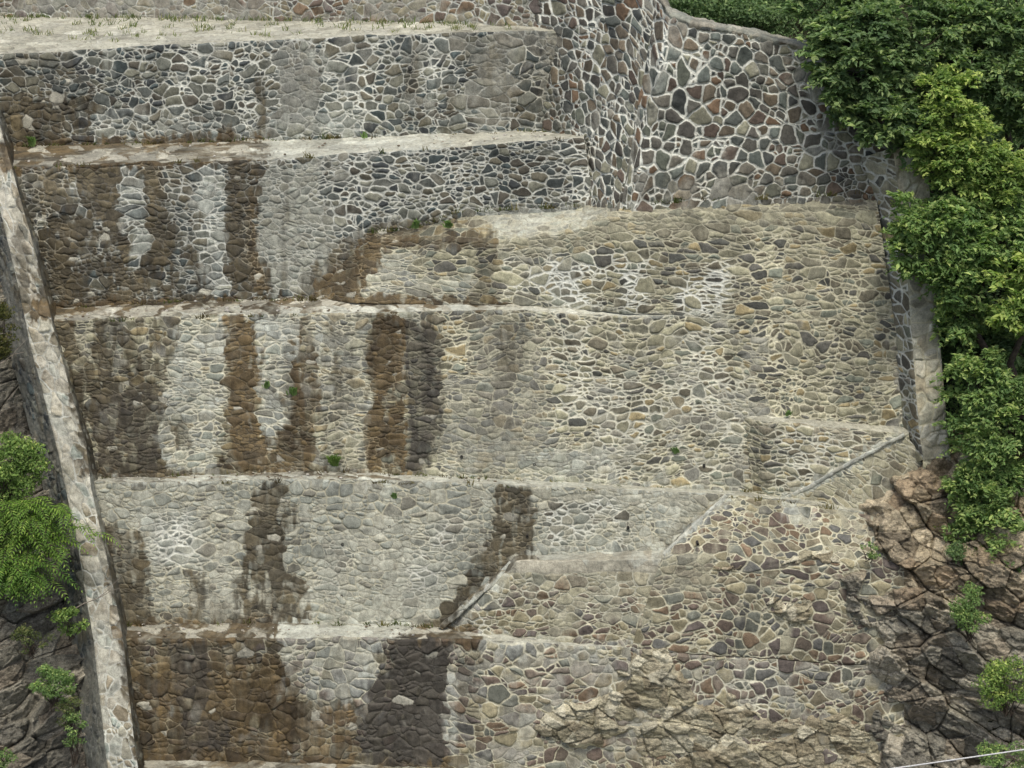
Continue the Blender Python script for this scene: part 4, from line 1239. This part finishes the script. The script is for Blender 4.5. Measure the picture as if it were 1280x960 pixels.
pts = list(ledge_pts(L2b, L2f, Y2b + .05, Y3t, 170, 80, 460)) + list(ledge_pts([(20,183),(330,174),(730,162)], [(20,209),(330,199),(730,172)], Y1b, Y2t, 70, 30, 700)) \
    + list(ledge_pts([(157,779),(545,780)], [(161,797),(560,798)], Y4b, Y5t, 90, 165, 540)) + list(ledge_pts([(118,597),(400,588),(655,599)], [(121,604),(400,599),(655,607)], Y3b, Y4t, 60, 130, 640))
for c in pts:
    s = r.uniform(.012, .034) * (1.7 if r.random() < .08 else 1)
    v = ico * np.array([s * r.uniform(.8, 1.5), s * r.uniform(.8, 1.3), s * .7]) * (1 + r.normal(size=(11, 1)) * .12)
    a = r.uniform(0, 6.28); v = v @ np.array([[math.cos(a), math.sin(a), 0], [-math.sin(a), math.cos(a), 0], [0, 0, 1]])
    Vs2 = v + c + np.array([0, 0, s * .35]); Cs.append(np.tile(lin([(190,186,174),(150,142,126),(110,98,80)][r.integers(3)]) * r.uniform(.7, 1.1), (11, 1)))
    Q += [(a_ + o, b_ + o, c_ + o) for a_, b_, c_ in fac]; Vs.append(Vs2) if not isinstance(Vs, np.ndarray) else None; o += 11
Vr = np.concatenate(Vs[-len(pts):]); Cr = np.concatenate(Cs[-len(pts):])
tag(build_mesh('rubble', Vr, np.array(Q), M_ROCK, None, dict(stone_col=Cr), smooth=False),
    'loose chips and small stones scattered along the wet ledges', 'rubble', None, 'stuff')

# undergrowth on the slopes behind the walls and trees
r = np.random.default_rng(140)
cl = []
for i in range(330):
    px = r.uniform(1165, 1330); py = r.uniform(-20, 640)
    Yh = np.interp(py, [-150, 180, 480, 640], [47.6, 44.0, 41.6, 40.4]) - .15
    cl.append((P(px, py, Yh), (.5, .25, .35), 110))
for i in range(150):
    px = r.uniform(780, 1160); py = r.uniform(-60, 60)
    cl.append((P(px, py, 48.0), (.6, .4, .4), 90))
for i in range(260):
    px = r.uniform(250, 1500); py = r.uniform(-210, -50)
    cl.append((P(px, py, np.interp(py, [-420, -60], [75, 49.0]) - .3), (.9, .5, .5), 70))
uo = leaves_mesh('undergrowth', cl, .11, DARKG, None, 141, yellow=.1)
tag(uo, 'dark undergrowth covering the slope behind the walls and trees', 'undergrowth', None, 'stuff')

# litter weeds along the backs of the ledges and the foot of the walls
r = np.random.default_rng(97); Vs = []; Cs = []
pal = [lin(c) for c in ((88,98,52),(112,118,66),(134,124,84),(96,84,58))]
spots = []
for row, n_ in ((b2, 60), (B3[:4], 46), (b4, 50), (b5[:4], 40), (F2, 14), (F3[:4], 14), (F4, 18), (r0[:5], 40), (r0[5:], 22)):
    for i in range(n_):
        j = int(r.integers(0, len(row) - 1)); t = r.random()
        spots.append(np.asarray(row[j]) * (1 - t) + np.asarray(row[j + 1]) * t + np.array([0, -.10 - .10 * r.random(), .0]))
for q in spots:
    k = int(r.integers(4, 16)); sc = r.uniform(.4, 1.2); c0 = pal[int(r.integers(0, 4))]
    for i in range(k):
        o = q + np.array([r.normal() * .05, r.normal() * .02, -.01]); L = r.uniform(.04, .16) * sc
        tip = o + np.array([r.normal() * .05, -abs(r.normal()) * .04, L]); sx = np.array([r.uniform(.004, .010), 0, 0]); m = (o + tip) / 2 + np.array([0, -.01, .012])
        Vs += [o - sx, o + sx, m + sx, m - sx, m - sx, m + sx, tip + sx * .2, tip - sx * .2]
        Cs += [c0 * (.6 + .7 * r.random())] * 8
V = np.array(Vs)
tag(build_mesh('grass', V, np.arange(len(V)).reshape(-1, 4), M_LEAF, None, dict(leaf_col=np.array(Cs)), smooth=False),
    'sparse olive and dry weeds along the backs of the ledges', 'grass', None, 'stuff')

# dry twigs on the left rocks
for i, (a, b, lb) in enumerate((((95,760,38.2),(150,735,38.0),'pale bare twig sticking out over the left flank wall'),
                            ((0,455,40.0),(30,440,39.9),'bare grey twig on the left rocks below the brownish shrub'))):
    r = np.random.default_rng(120 + i); p0 = P(*a); p1 = P(*b)
    ps = [(wob(p0, p1, 6, .03, r), np.linspace(.014, .004, 6)), (wob((p0 + p1) / 2, p1 + np.array([.05, 0, .25]), 4, .02, r), np.linspace(.008, .003, 4))]
    V, Q = tube_mesh(ps, 6); tag(build_mesh('dry_twig', V, Q, M_TWIG, None), lb, 'twig', None, 'thing')

# cable
a = P(900, 990, 33.0); b = P(1135, 958, 32.6); c = P(1280, 937, 32.4); d = P(1560, 885, 32.0)
pts = []
for q0, q1 in ((a, b), (b, c), (c, d)):
    for t in np.linspace(0, 1, 8, endpoint=False): pts.append(q0 * (1 - t) + q1 * t)
pts.append(d)
V, Q = tube_mesh([(pts, np.full(len(pts), .013))], 8)
tag(build_mesh('cable', V, Q, M_CABLE, None), 'thin pale cable stretched across the bottom right corner in front of the cliff', 'cable', None, 'thing')

# ------------------------------------------------------------------ camera, light, sky
cd = bpy.data.cameras.new('camera'); cam = bpy.data.objects.new('camera', cd); COL.objects.link(cam)
cam.location = CAM; cam.rotation_euler = (math.radians(90) - TH, 0, 0)
cd.sensor_width = 36; cd.lens = 36 * F / 1280; cd.clip_end = 2000
SC.camera = cam

SUN_EL, SUN_AZ = math.radians(64), math.radians(178)   # compass-like: direction the light comes from
w = bpy.data.worlds.new('World'); SC.world = w; w.use_nodes = True
nt = w.node_tree; bg = nt.nodes['Background']
sky = nt.nodes.new('ShaderNodeTexSky'); sky.sky_type = 'NISHITA'; sky.sun_disc = False
sky.sun_elevation = SUN_EL; sky.sun_rotation = SUN_AZ; sky.dust_density = 4.0; sky.air_density = 1.0; sky.ozone_density = 1.0
nt.links.new(sky.outputs[0], bg.inputs[0]); bg.inputs[1].default_value = 0.12
sl = bpy.data.lights.new('sun', 'SUN'); sl.energy = 1.5; sl.angle = math.radians(10); sl.color = (1, .965, .90)
so = bpy.data.objects.new('sun', sl); COL.objects.link(so)
dirv = Vector((math.sin(SUN_AZ) * math.cos(SUN_EL), math.cos(SUN_AZ) * math.cos(SUN_EL), math.sin(SUN_EL)))
so.rotation_euler = dirv.to_track_quat('Z', 'Y').to_euler(); so.location = (0, 0, 60)
vs = SC.view_settings
vs.view_transform = 'Standard'; vs.look = 'None'; vs.exposure = 0.62; vs.gamma = 1; vs.use_curve_mapping = False
